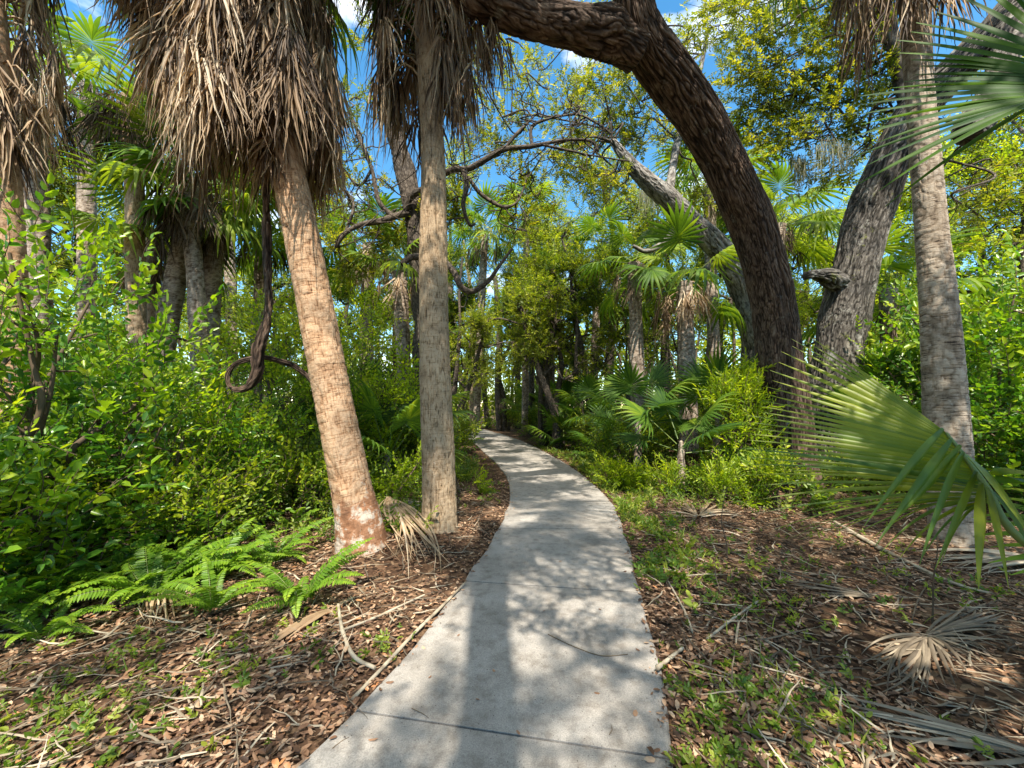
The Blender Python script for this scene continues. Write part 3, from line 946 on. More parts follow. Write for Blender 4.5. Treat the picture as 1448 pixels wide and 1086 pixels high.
def skirt(mb, r, ax, n, Rh, drop, L, w, m=14, azw=None, splay=0.35, lowbias=1.0, spread=0.55, rn=(0.05, 0.95), tight=0.45, wave=0.13):
    """dead fronds hanging round the trunk section ax (K,3), bottom first"""
    ax = np.asarray(ax)
    ST, DI, LL, WW, RN, WD = [], [], [], [], [], []
    k = 0
    tries = 0
    while k < n and tries < n * 20 + 400:
        tries += 1
        t = r.uniform(0, 1) ** lowbias
        az = r.uniform(-PI, PI)
        if azw is not None and r.uniform() > azw(az, t): continue
        k += 1
        f = t * (len(ax) - 1)
        i = min(int(f), len(ax) - 2)
        c = ax[i] + (ax[i + 1] - ax[i]) * (f - i) + np.array([0, 0, r.normal(0, 0.13)])
        rad = np.array([math.cos(az), math.sin(az), 0])
        tg = np.array([-math.sin(az), math.cos(az), 0])
        reach = Rh * (tight + (1 - tight) * t) * r.uniform(0.55, 1.05)
        hub = c + rad * reach - np.array([0, 0, drop * r.uniform(0.4, 1.1)])
        midp = c + rad * reach * 0.55 + np.array([0, 0, 0.12])
        q, rr = spline([c + rad * 0.1, midp, hub], [0.018, 0.014, 0.010], 0.15)
        fr = r.uniform(*rn)
        tube(mb, q, rr, 4, rnd=np.clip(fr + 0.1, 0, 1), cap=False)
        s = np.linspace(-1, 1, m) + r.normal(0, 0.08, m)
        ST.append(hub + tg * (s * 0.07)[:, None] + rad * r.normal(0, 0.03, m)[:, None] + np.array([0, 0, 1.0]) * r.normal(0, 0.05, m)[:, None])
        d = rad * splay * r.uniform(0.3, 1.3) + tg * (s * spread)[:, None] + np.array([0, 0, -1.0]) * (1.0 - 0.35 * np.abs(s))[:, None] + r.normal(0, 0.07, (m, 3))
        DI.append(d)
        LL.append(L * r.uniform(0.65, 1.15, m) * (1 - 0.2 * np.abs(s)))
        WW.append(w * r.uniform(0.6, 1.2, m))
        RN.append(np.clip(fr + r.normal(0, 0.2, m), 0, 1))
        a2 = r.normal(0, 0.5, m)
        WD.append(tg * np.cos(a2)[:, None] + rad * np.sin(a2)[:, None])
    strips(mb, np.vstack(ST), np.vstack(DI), np.concatenate(LL), np.concatenate(WW), r, grav=0.75, wave=wave, st_n=8, fold=0.5, rnd=np.concatenate(RN), wdir=np.vstack(WD))


def palm_trunk(mb, pts, rad, n=32, step=0.05, seed=0.0, amp=0.006, ring=11.0, fib=0.35):
    q, rr = spline(pts, rad, step)
    tube(mb, q, rr, n, disp=palm_disp(seed, amp, ring, fib))
    return q, rr


# ------------------------------------------------------------------ frond prototypes (meshes are shared by every palm)
def frond_mesh(name, mats, **k):
    mb = MB()
    fan_frond(mb, r0, **k)
    o = mb.build(name, mats)
    me = o.data
    bpy.data.objects.remove(o)
    return me


FR_HI = [frond_mesh('frond', [M['palm'], M['petiole']], R=0.95, nseg=34, spread=125, pet=1.0, sag=0.12, wing=0.3 + 0.1 * k, droop=0.55 + 0.15 * k, rnd0=0.35 + 0.08 * k) for k in range(4)]
FR_LO = [frond_mesh('frond', [M['palm'], M['petiole']], R=0.9, nseg=22, spread=135, pet=0.95, sag=0.12, wing=0.3, droop=0.45 + 0.2 * k, rnd0=0.4 + 0.12 * k) for k in range(4)]
def dead_mesh(mat, k):
    mb = MB()
    skirt(mb, r0, np.array([[-0.1, 0, 0], [-0.1, 0, 0.02]]), 1, 0.75, 0.25, 0.85, 0.03, m=17, azw=lambda a, t: 1.0 if abs(a) < 0.12 else 0.0, splay=0.25, spread=0.5, tight=0.95, rn=(0.25 + 0.15 * k, 0.35 + 0.2 * k))
    o = mb.build('dead_frond', mat)
    me = o.data
    bpy.data.objects.remove(o)
    return me


FR_DEAD = [dead_mesh(M['darkthatch'], k) for k in range(4)]
FR_TAN = [dead_mesh(M['thatch'], k) for k in range(4)]
FR_SHRUB = [frond_mesh('frond', [M['palm'], M['petiole']], R=0.75, nseg=26, spread=120, pet=0.75, sag=0.02, wing=0.12, droop=0.2 + 0.1 * k, bend=0.15, rnd0=0.15 + 0.12 * k) for k in range(4)]


# ------------------------------------------------------------------ the leaning palm on the left (the big thatch)
rA = np.random.default_rng(101)
pts = pix([(514, 790, 4.35), (507, 740, 4.36), (497, 690, 4.37), (470, 560, 4.37), (440, 400, 4.36), (414, 270, 4.35), (385, 150, 4.32), (354, 30, 4.28), (332, -60, 4.25), (305, -190, 4.2)])
rad = [.285, .24, .21, .195, .184, .175, .168, .165, .16, .155]
root = empty('cabbage_palm', (pts[0][0], pts[0][1], 0), 'leaning palm left of the path with a huge shaggy skirt of tan dead fronds', 'palm tree')
mb = MB(); q, rr = palm_trunk(mb, pts, rad, 130, 0.014, 3.0, 0.0075, 13, 0.42)
mb.build('trunk', M['palmbark'], root, loc=root.location)
i0 = np.argmin(np.abs(q[:, 2] - 5.15))
mb = MB()
skirt(mb, rA, q[i0:], 330, 1.12, 0.45, 0.98, 0.025, m=20, splay=0.12, tight=0.72, spread=0.42)
# a short tight fringe low on the trunk, longest on the right
j0 = np.argmin(np.abs(q[:, 2] - 4.55))
skirt(mb, rA, q[j0:i0 + 10], 26, 0.32, 0.15, 0.55, 0.032, m=13, splay=0.12, tight=0.8, spread=0.4)
mb.build('dead_frond_skirt', M['thatch'], root, loc=root.location)
cA = q[-1] - np.array(root.location)
crown(root, cA, 18, FR_HI, rA, -20, 80, 1.05)

# ------------------------------------------------------------------ the straight palm beside the path
rB = np.random.default_rng(102)
pts = pix([(622, 764, 5.0), (621, 735, 5.0), (619, 640, 5.0), (615, 500, 5.0), (613, 350, 5.0), (612, 200, 5.0), (606, 100, 5.0), (600, 0, 5.0), (596, -120, 5.0), (594, -230, 5.0)])
rad = [.235, .215, .205, .185, .165, .148, .14, .135, .135, .13]
root = empty('cabbage_palm', (pts[0][0], pts[0][1], 0), 'straight tan palm at the left edge of the path, dead fronds round its top', 'palm tree')
mb = MB(); q, rr = palm_trunk(mb, pts, rad, 120, 0.016, 9.0, 0.009, 8, 0.6)
mb.build('trunk', M['palmbark2'], root, loc=root.location)
i0 = np.argmin(np.abs(q[:, 2] - 6.0))
mb = MB()
front = lambda az, t: 0.12 if abs((az + PI / 2 + PI) % (2 * PI) - PI) < 0.55 and t < 0.55 else 1.0
skirt(mb, rB, q[i0:], 170, 0.80, 0.35, 1.0, 0.028, m=16, splay=0.08, azw=front, tight=0.8, spread=0.36, rn=(0.1, 0.8))
# one long dead frond hung out to the right
skirt(mb, rB, np.array([q[i0 + 14] + [0.5, -0.1, 0.35], q[i0 + 18] + [0.55, -0.1, 0.45]]), 6, 0.62, 0.2, 1.0, 0.028, m=15, azw=lambda a, t: 1.0 if abs(a) < 0.45 else 0.0, splay=0.1, spread=0.45, rn=(0.2, 0.7))
mb.build('dead_frond_skirt', M['thatch'], root, loc=root.location)
crown(root, q[-1] - np.array(root.location), 16, FR_HI, rB, -30, 80, 1.0)
# two green fronds still hanging low on the left of the skirt
for az, el, dz in ((2.75, -1.05, -1.15), (3.3, -0.8, -0.8)):
    add_frond(root, FR_HI[1], q[-1] - np.array(root.location) + np.array([0, 0, dz]), az, el, 0.3, 0.95)

# ------------------------------------------------------------------ the grey palm on the right
rC = np.random.default_rng(103)
pts = pix([(1350, 790, 4.6), (1347, 735, 4.6), (1340, 640, 4.6), (1328, 450, 4.62), (1314, 300, 4.64), (1300, 120, 4.66), (1292, 0, 4.68), (1286, -120, 4.7), (1280, -280, 4.7)])
rad = [.215, .20, .194, .165, .140, .132, .128, .126, .125]
root = empty('cabbage_palm', (pts[0][0], pts[0][1], 0), 'slim grey palm with a bare ringed trunk rising behind the big green fan frond', 'palm tree')
mb = MB(); q, rr = palm_trunk(mb, pts, rad, 120, 0.015, 15.0, 0.006, 12, 0.22)
mb.build('trunk', M['palmbark3'], root, loc=root.location)
i0 = np.argmin(np.abs(q[:, 2] - 6.9))
mb = MB()
skirt(mb, rC, q[i0:], 60, 0.95, 0.3, 1.05, 0.03, m=13, azw=lambda az, t: 1.0 if math.cos(az) < 0.35 else 0.25, splay=0.12, tight=0.6, spread=0.45, rn=(0.05, 0.6))
mb.build('dead_frond_skirt', M['thatch'], root, loc=root.location)
crown(root, q[-1] - np.array(root.location), 14, FR_HI, rC, -25, 80, 1.0)

# ------------------------------------------------------------------ palm at the left edge of the photo
rD = np.random.default_rng(104)
pts = pix([(28, 760, 5.0), (14, 560, 5.0), (6, 400, 5.0), (-2, 250, 5.0), (-14, 80, 5.0), (-26, -60, 5.0), (-40, -220, 5.0)])
rad = [.24, .215, .20, .19, .18, .175, .17]
root = empty('cabbage_palm', (pts[0][0], pts[0][1], 0), 'orange-brown palm trunk at the left edge with long dead fronds hanging over it', 'palm tree')
mb = MB(); q, rr = palm_trunk(mb, pts, rad, 90, 0.02, 21.0, 0.006, 12, 0.35)
mb.build('trunk', M['palmbark'], root, loc=root.location)
i0 = np.argmin(np.abs(q[:, 2] - 5.3))
mb = MB()
skirt(mb, rD, q[i0:], 60, 0.82, 0.35, 1.0, 0.034, m=14, azw=lambda az, t: 1.0 if math.cos(az) > 0.2 else 0.35, splay=0.15, tight=0.55, spread=0.42, rn=(0.15, 0.85))
mb.build('dead_frond_skirt', M['thatch'], root, loc=root.location)
crown(root, q[-1] - np.array(root.location), 14, FR_LO, rD, -25, 80, 1.0)


# ------------------------------------------------------------------ lesser palms
def small_palm(seed, label, pts, rad, mat='bootbark', nlive=12, ndead=14, dead=None, sc=1.0, group=None, elo=-20, n=18, name='cabbage_palm', amp=0.014, ring=14, delo=-80, dehi=-30):
    r = np.random.default_rng(seed)
    p = pix(pts)
    root = empty(name, (p[0][0], p[0][1], 0), label, 'palm tree', group)
    mb = MB(); q, rr = palm_trunk(mb, p, rad, 40, 0.035, seed * 1.7, amp, ring, 0.25)
    mb.build('trunk', M[mat], root, loc=root.location)
    c = q[-1] - np.array(root.location)
    crown(root, c, nlive, FR_LO, r, elo, 80, sc)
    if ndead:
        for i in range(ndead):
            az = i * 2.399 + r.uniform(-0.3, 0.3)
            add_frond(root, (dead or FR_DEAD)[r.integers(0, 4)], (c[0], c[1], c[2] - 0.05 - 0.8 * sc * i / ndead), az, r.normal(0, 0.12), r.normal(0, 0.1), sc * r.uniform(0.75, 1.15), 'dead_frond')
    return root


small_palm(201, 'dark rough palm just right of the left edge palm under dark dead fronds', [(62, 620, 8), (56, 420, 8), (52, 300, 8), (48, 200, 8), (44, 120, 8)], [.19, .18, .18, .18, .18], ndead=34, nlive=7)
small_palm(202, 'slim upright brown palm behind the left bush with dark dead fronds around its head', [(196, 600, 8.5), (192, 440, 8.5), (190, 280, 8.5), (190, 200, 8.5), (189, 140, 8.5)], [.17, .165, .16, .19, .22], mat='palmbark2', ndead=34, nlive=7)
small_palm(203, 'leaning ringed palm trunk tilting right behind the left bush, darker of a crossing pair', [(222, 560, 9), (238, 450, 9), (256, 350, 9), (268, 295, 9), (276, 255, 9)], [.23, .215, .19, .165, .16], ndead=24, nlive=8)
small_palm(204, 'pale ringed palm trunk standing against the darker leaning one behind the left bush', [(284, 560, 8.8), (281, 460, 8.8), (275, 380, 8.8), (268, 320, 8.8), (262, 275, 8.8)], [.19, .175, .16, .15, .15], mat='bootbark', ndead=16, nlive=8)
small_palm(205, 'dark rough palm right of the pale ringed trunk, green fans at its top', [(294, 580, 9.6), (297, 440, 9.6), (303, 350, 9.6), (308, 300, 9.6)], [.22, .2, .19, .2], nlive=14, ndead=8)
small_palm(206, 'short brown palm trunk low between the slim palm and the leaning pair', [(206, 600, 9.5), (210, 460, 9.5), (216, 380, 9.5), (220, 340, 9.5)], [.2, .19, .18, .18], mat='palmbark2', ndead=6, nlive=9)
small_palm(207, 'mid-distance palm with bright green fans left of the straight palm, seen past the leaning trunk', [(520, 640, 12), (518, 500, 12), (520, 390, 12), (522, 345, 12)], [.2, .19, .18, .18], nlive=15, ndead=10, dead=FR_TAN)
small_palm(208, 'palm with tan folded dead fans hanging just left of the straight tan palm', [(572, 640, 10), (570, 500, 10), (567, 420, 10), (565, 385, 10)], [.18, .17, .17, .17], nlive=8, ndead=9, dead=FR_TAN, sc=0.8)
small_palm(209, 'tall distant palm with dark fans above the path bend, right of the straight tan palm', [(672, 610, 17), (678, 480, 17), (684, 370, 17), (686, 330, 17)], [.18, .17, .16, .16], nlive=16, ndead=10)
small_palm(210, 'distant palm with green fans in the middle below the blue sky gap', [(742, 600, 20), (744, 450, 20), (744, 330, 20), (744, 302, 20)], [.18, .17, .16, .16], nlive=16, ndead=10)
small_palm(211, 'palm with a big sunlit green crown just left of the dark arching oak', [(1012, 620, 14.5), (1008, 450, 14.5), (1004, 330, 14.5), (1002, 262, 14.5)], [.22, .2, .2, .2], nlive=20, ndead=12, sc=1.15)
small_palm(212, 'palm hung with dark drooping fans to the left of the mossy leaning trunk', [(906, 640, 11), (900, 500, 11), (898, 420, 11), (896, 372, 11)], [.19, .18, .17, .17], nlive=9, ndead=10, elo=-50, sc=0.8)
small_palm(213, 'palm with a brown skirt of dead fans standing low behind the mid-right bushes', [(975, 640, 10.5), (972, 520, 10.5), (968, 440, 10.5), (968, 400, 10.5)], [.22, .21, .2, .2], nlive=8, ndead=18, dead=FR_TAN)
small_palm(214, 'palm with green fans seen between the grey oak and the grey palm trunk', [(1262, 620, 9.5), (1260, 520, 9.5), (1258, 440, 9.5), (1258, 410, 9.5)], [.2, .19, .18, .18], nlive=14, ndead=8)
small_palm(215, 'far palm with a ragged brown head right of the blue sky gap', [(838, 600, 18), (842, 470, 18), (846, 390, 18), (848, 350, 18)], [.18, .17, .16, .16], nlive=12, ndead=14)
small_palm(216, 'green fan palm behind the hanging vine and the tan leaning trunk', [(362, 600, 11), (366, 450, 11), (372, 350, 11), (376, 318, 11)], [.18, .17, .17, .17], nlive=16, ndead=8)
small_palm(217, 'palm half hidden behind the dark arching oak, its fans showing right of the trunk', [(1096, 600, 12.5), (1096, 450, 12.5), (1100, 350, 12.5), (1104, 318, 12.5)], [.2, .19, .18, .18], nlive=16, ndead=10)
small_palm(218, 'palm with dark fans high in the top left corner behind the hanging thatch', [(120, 600, 10.5), (122, 400, 10.5), (124, 200, 10.5), (126, 120, 10.5)], [.2, .19, .18, .18], nlive=8, ndead=30)
small_palm(219, 'tall palm with green fans in the woods behind the thatched leaning palm', [(330, 600, 15), (326, 400, 15), (320, 240, 15), (318, 200, 15)], [.2, .19, .18, .18], nlive=16, ndead=10)

# ------------------------------------------------------------------ the oaks
rO = np.random.default_rng(300)


def limb(mb, l, n=64, step=0.05, seed=1.0, amp=0.03, fa=27.0, fl=8.0, mi=0):
    q, rr = spline([P(a, b, c) for a, b, c, d in l], [d for a, b, c, d in l], step)
    tube(mb, q, rr, n, disp=oak_disp(seed, amp, fa, fl), mi=mi)
    return q


# dark arching oak
b0 = G(1115, 705)
root = empty('live_oak', (P(1116, 700, 7.6)[0], 7.6, 0), 'big dark oak right of the path arching over to the left across the top', 'tree')
mb = MB()
qa = limb(mb, [(1124, 745, 7.6, 0.80), (1115, 690, 7.6, 0.534), (1112, 640, 7.58, 0.463), (1108, 560, 7.5, 0.393), (1098, 460, 7.35, 0.373), (1078, 370, 7.1, 0.356), (1048, 285, 6.75, 0.343), (1004, 195, 6.3, 0.331), (955, 118, 5.85, 0.323), (905, 48, 5.4, 0.306), (893, -20, 5.2, 0.257), (888, -120, 5.1, 0.223), (880, -260, 5.0, 0.182)], 260, 0.018, 1.0, 0.024, 40, 7.0)
qb = limb(mb, [(905, 70, 5.45, .30), (868, 50, 5.35, .285), (825, 44, 5.2, .26), (775, 32, 5.0, .235), (715, 10, 4.8, .22), (655, -22, 4.6, .20), (590, -80, 4.3, .17), (520, -190, 4.0, .13)], 150, 0.022, 4.0, 0.035)
qc = limb(mb, [(893, -10, 5.2, .2), (960, -120, 5.0, .17), (1040, -260, 4.6, .12)], 60, 0.04, 5.0, 0.025)
qd = limb(mb, [(715, 10, 4.8, .12), (640, -130, 4.0, .1), (700, -420, 3.2, .06)], 24, 0.06, 6.0, 0.01)
TB = 'oakbark'
wood, leaf = mb, MB()
anch = np.vstack([qa[-30:], qb[-40:], qc[-20:], qd])
for (px, py, Y, R) in [(980, -140, 4.6, 1.1), (1060, -200, 5.0, 1.1), (560, -330, 3.6, 1.2), (760, -420, 3.0, 1.3), (900, -380, 4.4, 1.2), (1080, -330, 4.2, 1.1), (700, -260, 5.2, 1.1), (420, -260, 3.6, 1.0), (860, -170, 6.2, 1.0), (1000, -210, 6.0, 1.1)]:
    cluster(wood, leaf, anch, P(px, py, Y), R, 10, 11, T_OAK, rO, 0.04, wmi=1)
for i in range(30):   # high outer twigs over the path, above the picture
    c3 = np.array([rO.uniform(-1.6, 2.8), rO.uniform(0.8, 4.6), 0])
    c3[2] = max(8.4, CAMH + 1.5 * c3[1]) + rO.uniform(0, 1.6)
    cluster(wood, leaf, anch, c3, .6, 5, 6, T_OAK, rO, 0.025, 1.3, wmi=1)
wood.build('trunk', [M[TB], M['limbbark']], root, loc=root.location)
leaf.build('crown', [M['oakleaf'], M['twigwood']], root, loc=root.location)

# grey mossy oak behind it
root = empty('live_oak', (P(1175, 670, 8.7)[0], 8.7, 0), 'grey furrowed oak right behind the dark arching oak, leaning right towards the sky', 'tree')
mb = MB()
q1 = limb(mb, [(1165, 700, 8.7, .62), (1170, 640, 8.7, .52), (1180, 540, 8.65, .46), (1192, 460, 8.6, .44), (1208, 380, 8.5, .42), (1230, 300, 8.4, .40), (1254, 235, 8.2, .37), (1290, 165, 8.0, .34), (1335, 115, 7.7, .31), (1385, 65, 7.4, .29), (1440, 5, 7.1, .27), (1520, -110, 6.8, .22)], 220, 0.02, 8.0, 0.026, 36, 7.0)
q2 = limb(mb, [(1440, 20, 7.1, .22), (1418, 88, 6.9, .21), (1398, 140, 6.75, .215), (1376, 180, 6.65, .225), (1366, 192, 6.6, .2)], 90, 0.025, 9.0, 0.035)
q3 = limb(mb, [(1290, 165, 8.0, .16), (1262, 60, 8.2, .13), (1236, -60, 8.2, .10)], 20, 0.08, 9.5, 0.012)
q4 = limb(mb, [(1205, 410, 8.5, .17), (1176, 394, 8.35, .13), (1154, 388, 8.2, .115), (1140, 390, 8.1, .09)], 70, 0.03, 7.5, 0.05)
TB = 'greybark'
wood, leaf = mb, MB()
anch = np.vstack([q1[-90:], q3])
for (px, py, Y, R, n) in [(1010, 20, 9.5, .9, 14), (1070, 150, 9.6, .9, 14), (1140, 150, 9.4, .8, 14), (1200, 60, 9.0, .8, 14), (1240, 200, 9.2, .7, 12), (1020, 190, 10, .8, 12), (1230, 20, 8.8, .8, 12), (1400, -330, 6.2, 1.2, 22), (1470, -240, 5.6, 1.1, 20), (1090, 200, 9.5, .9, 16), (1040, 110, 9.2, .8, 12), (1160, 250, 9.4, .8, 12), (1150, 40, 8.8, .9, 14), (1400, 330, 9.5, .8, 12), (1050, 60, 9.0, 1.0, 16), (1110, 120, 9.0, 1.0, 18), (1180, 90, 8.6, .9, 18), (1215, 170, 8.8, .7, 14), (1130, 190, 9.0, .8, 14), (1240, 110, 8.5, .6, 12), (1060, 150, 9.5, .7, 9),
                          (1000, 40, 10, 1.0, 12), (1090, 10, 8.6, 1.0, 16), (1190, 20, 8.4, .9, 13), (1390, 270, 9.0, .9, 12), (1420, 180, 8.6, .8, 10), (1350, -60, 8.0, 1.1, 14), (1440, 90, 8.6, .9, 10)]:
    cluster(wood, leaf, anch, P(px, py, Y), R, max(4, int(n * 0.8)), 10, T_OAK, rO, 0.03, 1.15, wmi=1)
wood.build('trunk', [M[TB], M['limbbark']], root, loc=root.location)
leaf.build('crown', [M['oakleaf'], M['twigwood']], root, loc=root.location)

# leaning mossy trunk left of the arching oak
root = empty('live_oak', (P(1072, 640, 12)[0], 12, 0), 'pale grey trunk leaning up to the left behind the dark arching oak', 'tree')
mb = MB()
q1 = limb(mb, [(1074, 640, 12, .36), (1068, 520, 12, .34), (1060, 450, 11.6, .33), (1044, 395, 11.3, .32), (1010, 346, 11, .30), (966, 304, 10.8, .28), (926, 264, 10.6, .25), (896, 238, 10.6, .16), (866, 200, 10.6, .09)], 110, 0.03, 11.0, 0.03)
q2 = limb(mb, [(945, 284, 10.7, .12), (958, 200, 11.5, .10), (985, 120, 12.5, .08), (1000, 50, 12.5, .05)], 16, 0.08, 12.0, 0.01)
q3 = limb(mb, [(966, 304, 10.8, .10), (942, 340, 10.7, .08), (915, 355, 10.6, .07), (895, 348, 10.6, .05)], 14, 0.06, 13.0, 0.008)
TB = 'palebark'
wood, leaf = mb, MB()
anch = np.vstack([q1[-50:], q2])
for (px, py, Y, R, n) in [(845, 130, 11, 1.0, 16), (790, 210, 11.5, .9, 16), (900, 100, 11, 1.0, 16), (960, 130, 12, 1.0, 16), (985, 170, 12, .8, 14), (830, 260, 12, .8, 14), (760, 90, 12, 1.1, 12), (840, 30, 12, 1.2, 14), (700, 40, 12, 1.1, 10), (990, 290, 13, .8, 12), (880, 180, 12, .9, 16), (880, 120, 11.5, 1.0, 12), (930, 190, 11.8, 0.9, 14), (860, 190, 12, 0.9, 10), (830, 90, 12, 1.1, 10), (960, 60, 12.5, 1.2, 12), (900, 40, 12, 1.1, 10), (790, 150, 12, 1.0, 7), (985, 220, 12.4, .9, 12), (870, 260, 12, .9, 12)]:
    cluster(wood, leaf, anch, P(px, py, Y), R, max(4, int(n * 0.8)), 9, T_OAK, rO, 0.03, 1.2, wmi=1)
wood.build('trunk', [M[TB], M['limbbark']], root, loc=root.location)
leaf.build('crown', [M['oakleaf'], M['twigwood']], root, loc=root.location)

# grey tree behind the straight palm with long winding branches
root = empty('live_oak', (P(602, 640, 9.6)[0], 9.6, 0), 'grey tree behind the straight palm with long thin winding branches against the blue sky', 'tree')
mb = MB()
q1 = limb(mb, [(604, 660, 9.6, .32), (602, 520, 9.6, .28), (598, 420, 9.6, .26), (591, 345, 9.6, .25), (582, 285, 9.6, .24), (568, 225, 9.6, .22), (553, 165, 9.6, .20), (542, 90, 9.6, .16), (536, 0, 9.6, .12), (530, -90, 9.5, .08)], 70, 0.04, 14.0, 0.03)
br = []
for l in ([(586, 300, 9.6, .10), (606, 262, 9.3, .085), (640, 240, 9.1, .075), (664, 238, 9.0, .07), (712, 212, 8.9, .06), (752, 207, 8.9, .05), (800, 198, 9.0, .04), (836, 200, 9.1, .03), (846, 214, 9.1, .02)],
          [(655, 239, 9.0, .055), (660, 262, 9.0, .06), (655, 290, 8.9, .055), (664, 318, 8.9, .04), (672, 316, 8.9, .02)],
          [(662, 250, 9.0, .045), (676, 270, 9.0, .045), (695, 285, 9.0, .04), (716, 293, 9.0, .03), (735, 280, 9.1, .02), (748, 240, 9.2, .015)],
          [(590, 300, 9.6, .08), (572, 302, 9.3, .085), (540, 312, 9.1, .065), (510, 318, 9.0, .055), (488, 330, 8.9, .05), (474, 350, 8.9, .035)],
          [(572, 302, 9.3, .06), (580, 280, 9.2, .075), (598, 268, 9.1, .07), (612, 262, 9.1, .05)],
          [(558, 308, 9.2, .055), (536, 285, 9.2, .05), (526, 240, 9.2, .045), (512, 205, 9.2, .04), (498, 165, 9.3, .03), (490, 150, 9.3, .02)],
          [(712, 212, 8.9, .035), (730, 190, 8.9, .03), (748, 172, 9.0, .02), (760, 160, 9.0, .015)],
          [(752, 207, 8.9, .035), (752, 180, 9.0, .03), (776, 168, 9.0, .028), (815, 162, 9.1, .022), (840, 172, 9.1, .018), (866, 190, 9.2, .012)],
          [(768, 205, 8.9, .025), (810, 214, 9.0, .02), (850, 222, 9.1, .018), (890, 228, 9.3, .012)],
          [(526, 240, 9.2, .03), (508, 262, 9.2, .025), (486, 240, 9.2, .02), (478, 222, 9.2, .015)],
          [(488, 330, 8.9, .03), (500, 290, 9.0, .025), (484, 262, 9.0, .02)],
          [(598, 400, 9.6, .07), (600, 368, 9.0, .075), (582, 364, 8.8, .07), (568, 374, 8.7, .06)],
          [(598, 376, 9.3, .08), (622, 368, 8.9, .075), (640, 382, 8.7, .07), (652, 405, 8.6, .065), (668, 412, 8.6, .06), (690, 398, 8.6, .055), (706, 376, 8.6, .045), (724, 352, 8.7, .03)]):
    br.append(limb(mb, l, 12, 0.06, rO.uniform(0, 30), 0.006))
TB = 'limbbark'
wood, leaf = mb, MB()
src_ = np.vstack([b[len(b) // 4:] for b in br[:11]] + [q1[-70:]])
for i in range(75):
    a = src_[rO.integers(0, len(src_))]
    d = norm(rO.normal(0, 1, 3) * [1, 0.5, 0.8]) * rO.uniform(0.5, 1.7)
    p = wiggle(a, a + d, rO, 0.16, 6)
    qq, rq = spline(p, np.linspace(0.018, 0.004, 6), 0.1)
    tube(wood, qq, rq, 5, cap=False, mi=1)
    for j in range(3):
        c2 = qq[rO.integers(len(qq) // 3, len(qq))]
        d2 = norm(d + rO.normal(0, 0.9, 3)) * rO.uniform(0.25, 0.7)
        q2, r2 = spline(wiggle(c2, c2 + d2, rO, 0.18, 5), np.linspace(0.008, 0.0025, 5), 0.1)
        tube(wood, q2, r2, 4, cap=False, mi=1)
anch = np.vstack([q1[-60:]] + br[:11])
for (px, py, Y, R, n) in [(560, 330, 9.9, .6, 12), (650, 290, 9.9, .7, 12), (700, 220, 10, .8, 12), (760, 280, 10, .9, 14), (800, 130, 10, .9, 11), (660, 130, 10, .8, 8), (740, 180, 10.2, .9, 10), (510, 140, 9.6, .6, 7), (470, 260, 9.7, .7, 9), (500, 380, 10, .8, 12), (440, 330, 10, .8, 10), (620, 60, 10, .8, 6), (500, 200, 9.4, 0.6, 5), (520, 270, 9.6, 0.7, 8), (490, 300, 9.6, .5, 5), (480, 350, 9.5, .6, 9), (660, 190, 9.6, .8, 7), (720, 250, 9.6, .7, 6), (780, 230, 9.8, .8, 7), (820, 170, 9.8, .7, 6), (700, 150, 9.8, .9, 6),
                          (760, 120, 10, 1.0, 7), (640, 300, 9.8, .7, 10), (720, 320, 9.8, .7, 10), (690, 70, 10, 1.0, 5), (540, 350, 9.8, .6, 8), (850, 250, 10, .8, 8), (520, 60, 9.5, 1, 6), (600, 330, 9.9, .6, 9)]:
    cluster(wood, leaf, anch, P(px, py, Y), R, max(3, int(n * 0.85)), 8, T_OAK, rO, 0.022, 1.05, wmi=1)
wood.build('trunk', [M[TB], M['limbbark']], root, loc=root.location)
leaf.build('crown', [M['oakleaf'], M['twigwood']], root, loc=root.location)

# ------------------------------------------------------------------ hanging vine
mb = MB()
for l in ([(384, 150, 4.5, .04), (378, 250, 4.5, .048), (377, 320, 4.5, .045), (380, 400, 4.5, .042), (378, 450, 4.5, .046), (366, 490, 4.48, .048), (363, 525, 4.46, .045), (352, 546, 4.44, .042), (336, 551, 4.43, .038), (324, 545, 4.42, .03), (322, 530, 4.42, .034), (332, 515, 4.44, .032), (352, 508, 4.48, .03), (372, 505, 4.55, .028), (400, 512, 4.75, .03), (418, 520, 4.9, .027), (446, 545, 5.0, .022), (462, 600, 5.0, .016), (470, 660, 5.0, .008)],):
    q, rr = spline([P(a, b, c) for a, b, c, d in l], [d for a, b, c, d in l], 0.03)
    tube(mb, q, rr * (0.95 + 0.18 * vnoise(np.c_[q * 6])), 30, disp=oak_disp(33.0, 0.02, 45.0, 9.0))
o = mb.build('woody_vine', M['oakbark'])
tag(o, 'dark woody vine hanging from the thatch and curling into a loop above the bush', 'vine')
# ------------------------------------------------------------------ trees behind the viewer that shade the foreground
rS = np.random.default_rng(400)
root = empty('cabbage_palm', (0.10, -2.3, 0), 'tall palm behind the viewer whose shadow lies along the path', 'palm tree')
mb = MB()
q, rr = palm_trunk(mb, [(0.10, -2.3, -0.1), (0.09, -2.3, 2), (0.08, -2.3, 5), (0.04, -2.3, 12.0)], [.22, .17, .15, .15], 16, 0.1, 2.0)
mb.build('trunk', M['palmbark2'], root, loc=root.location)
crown(root, q[-1] - np.array(root.location), 13, FR_LO, rS, -25, 75, 0.95)


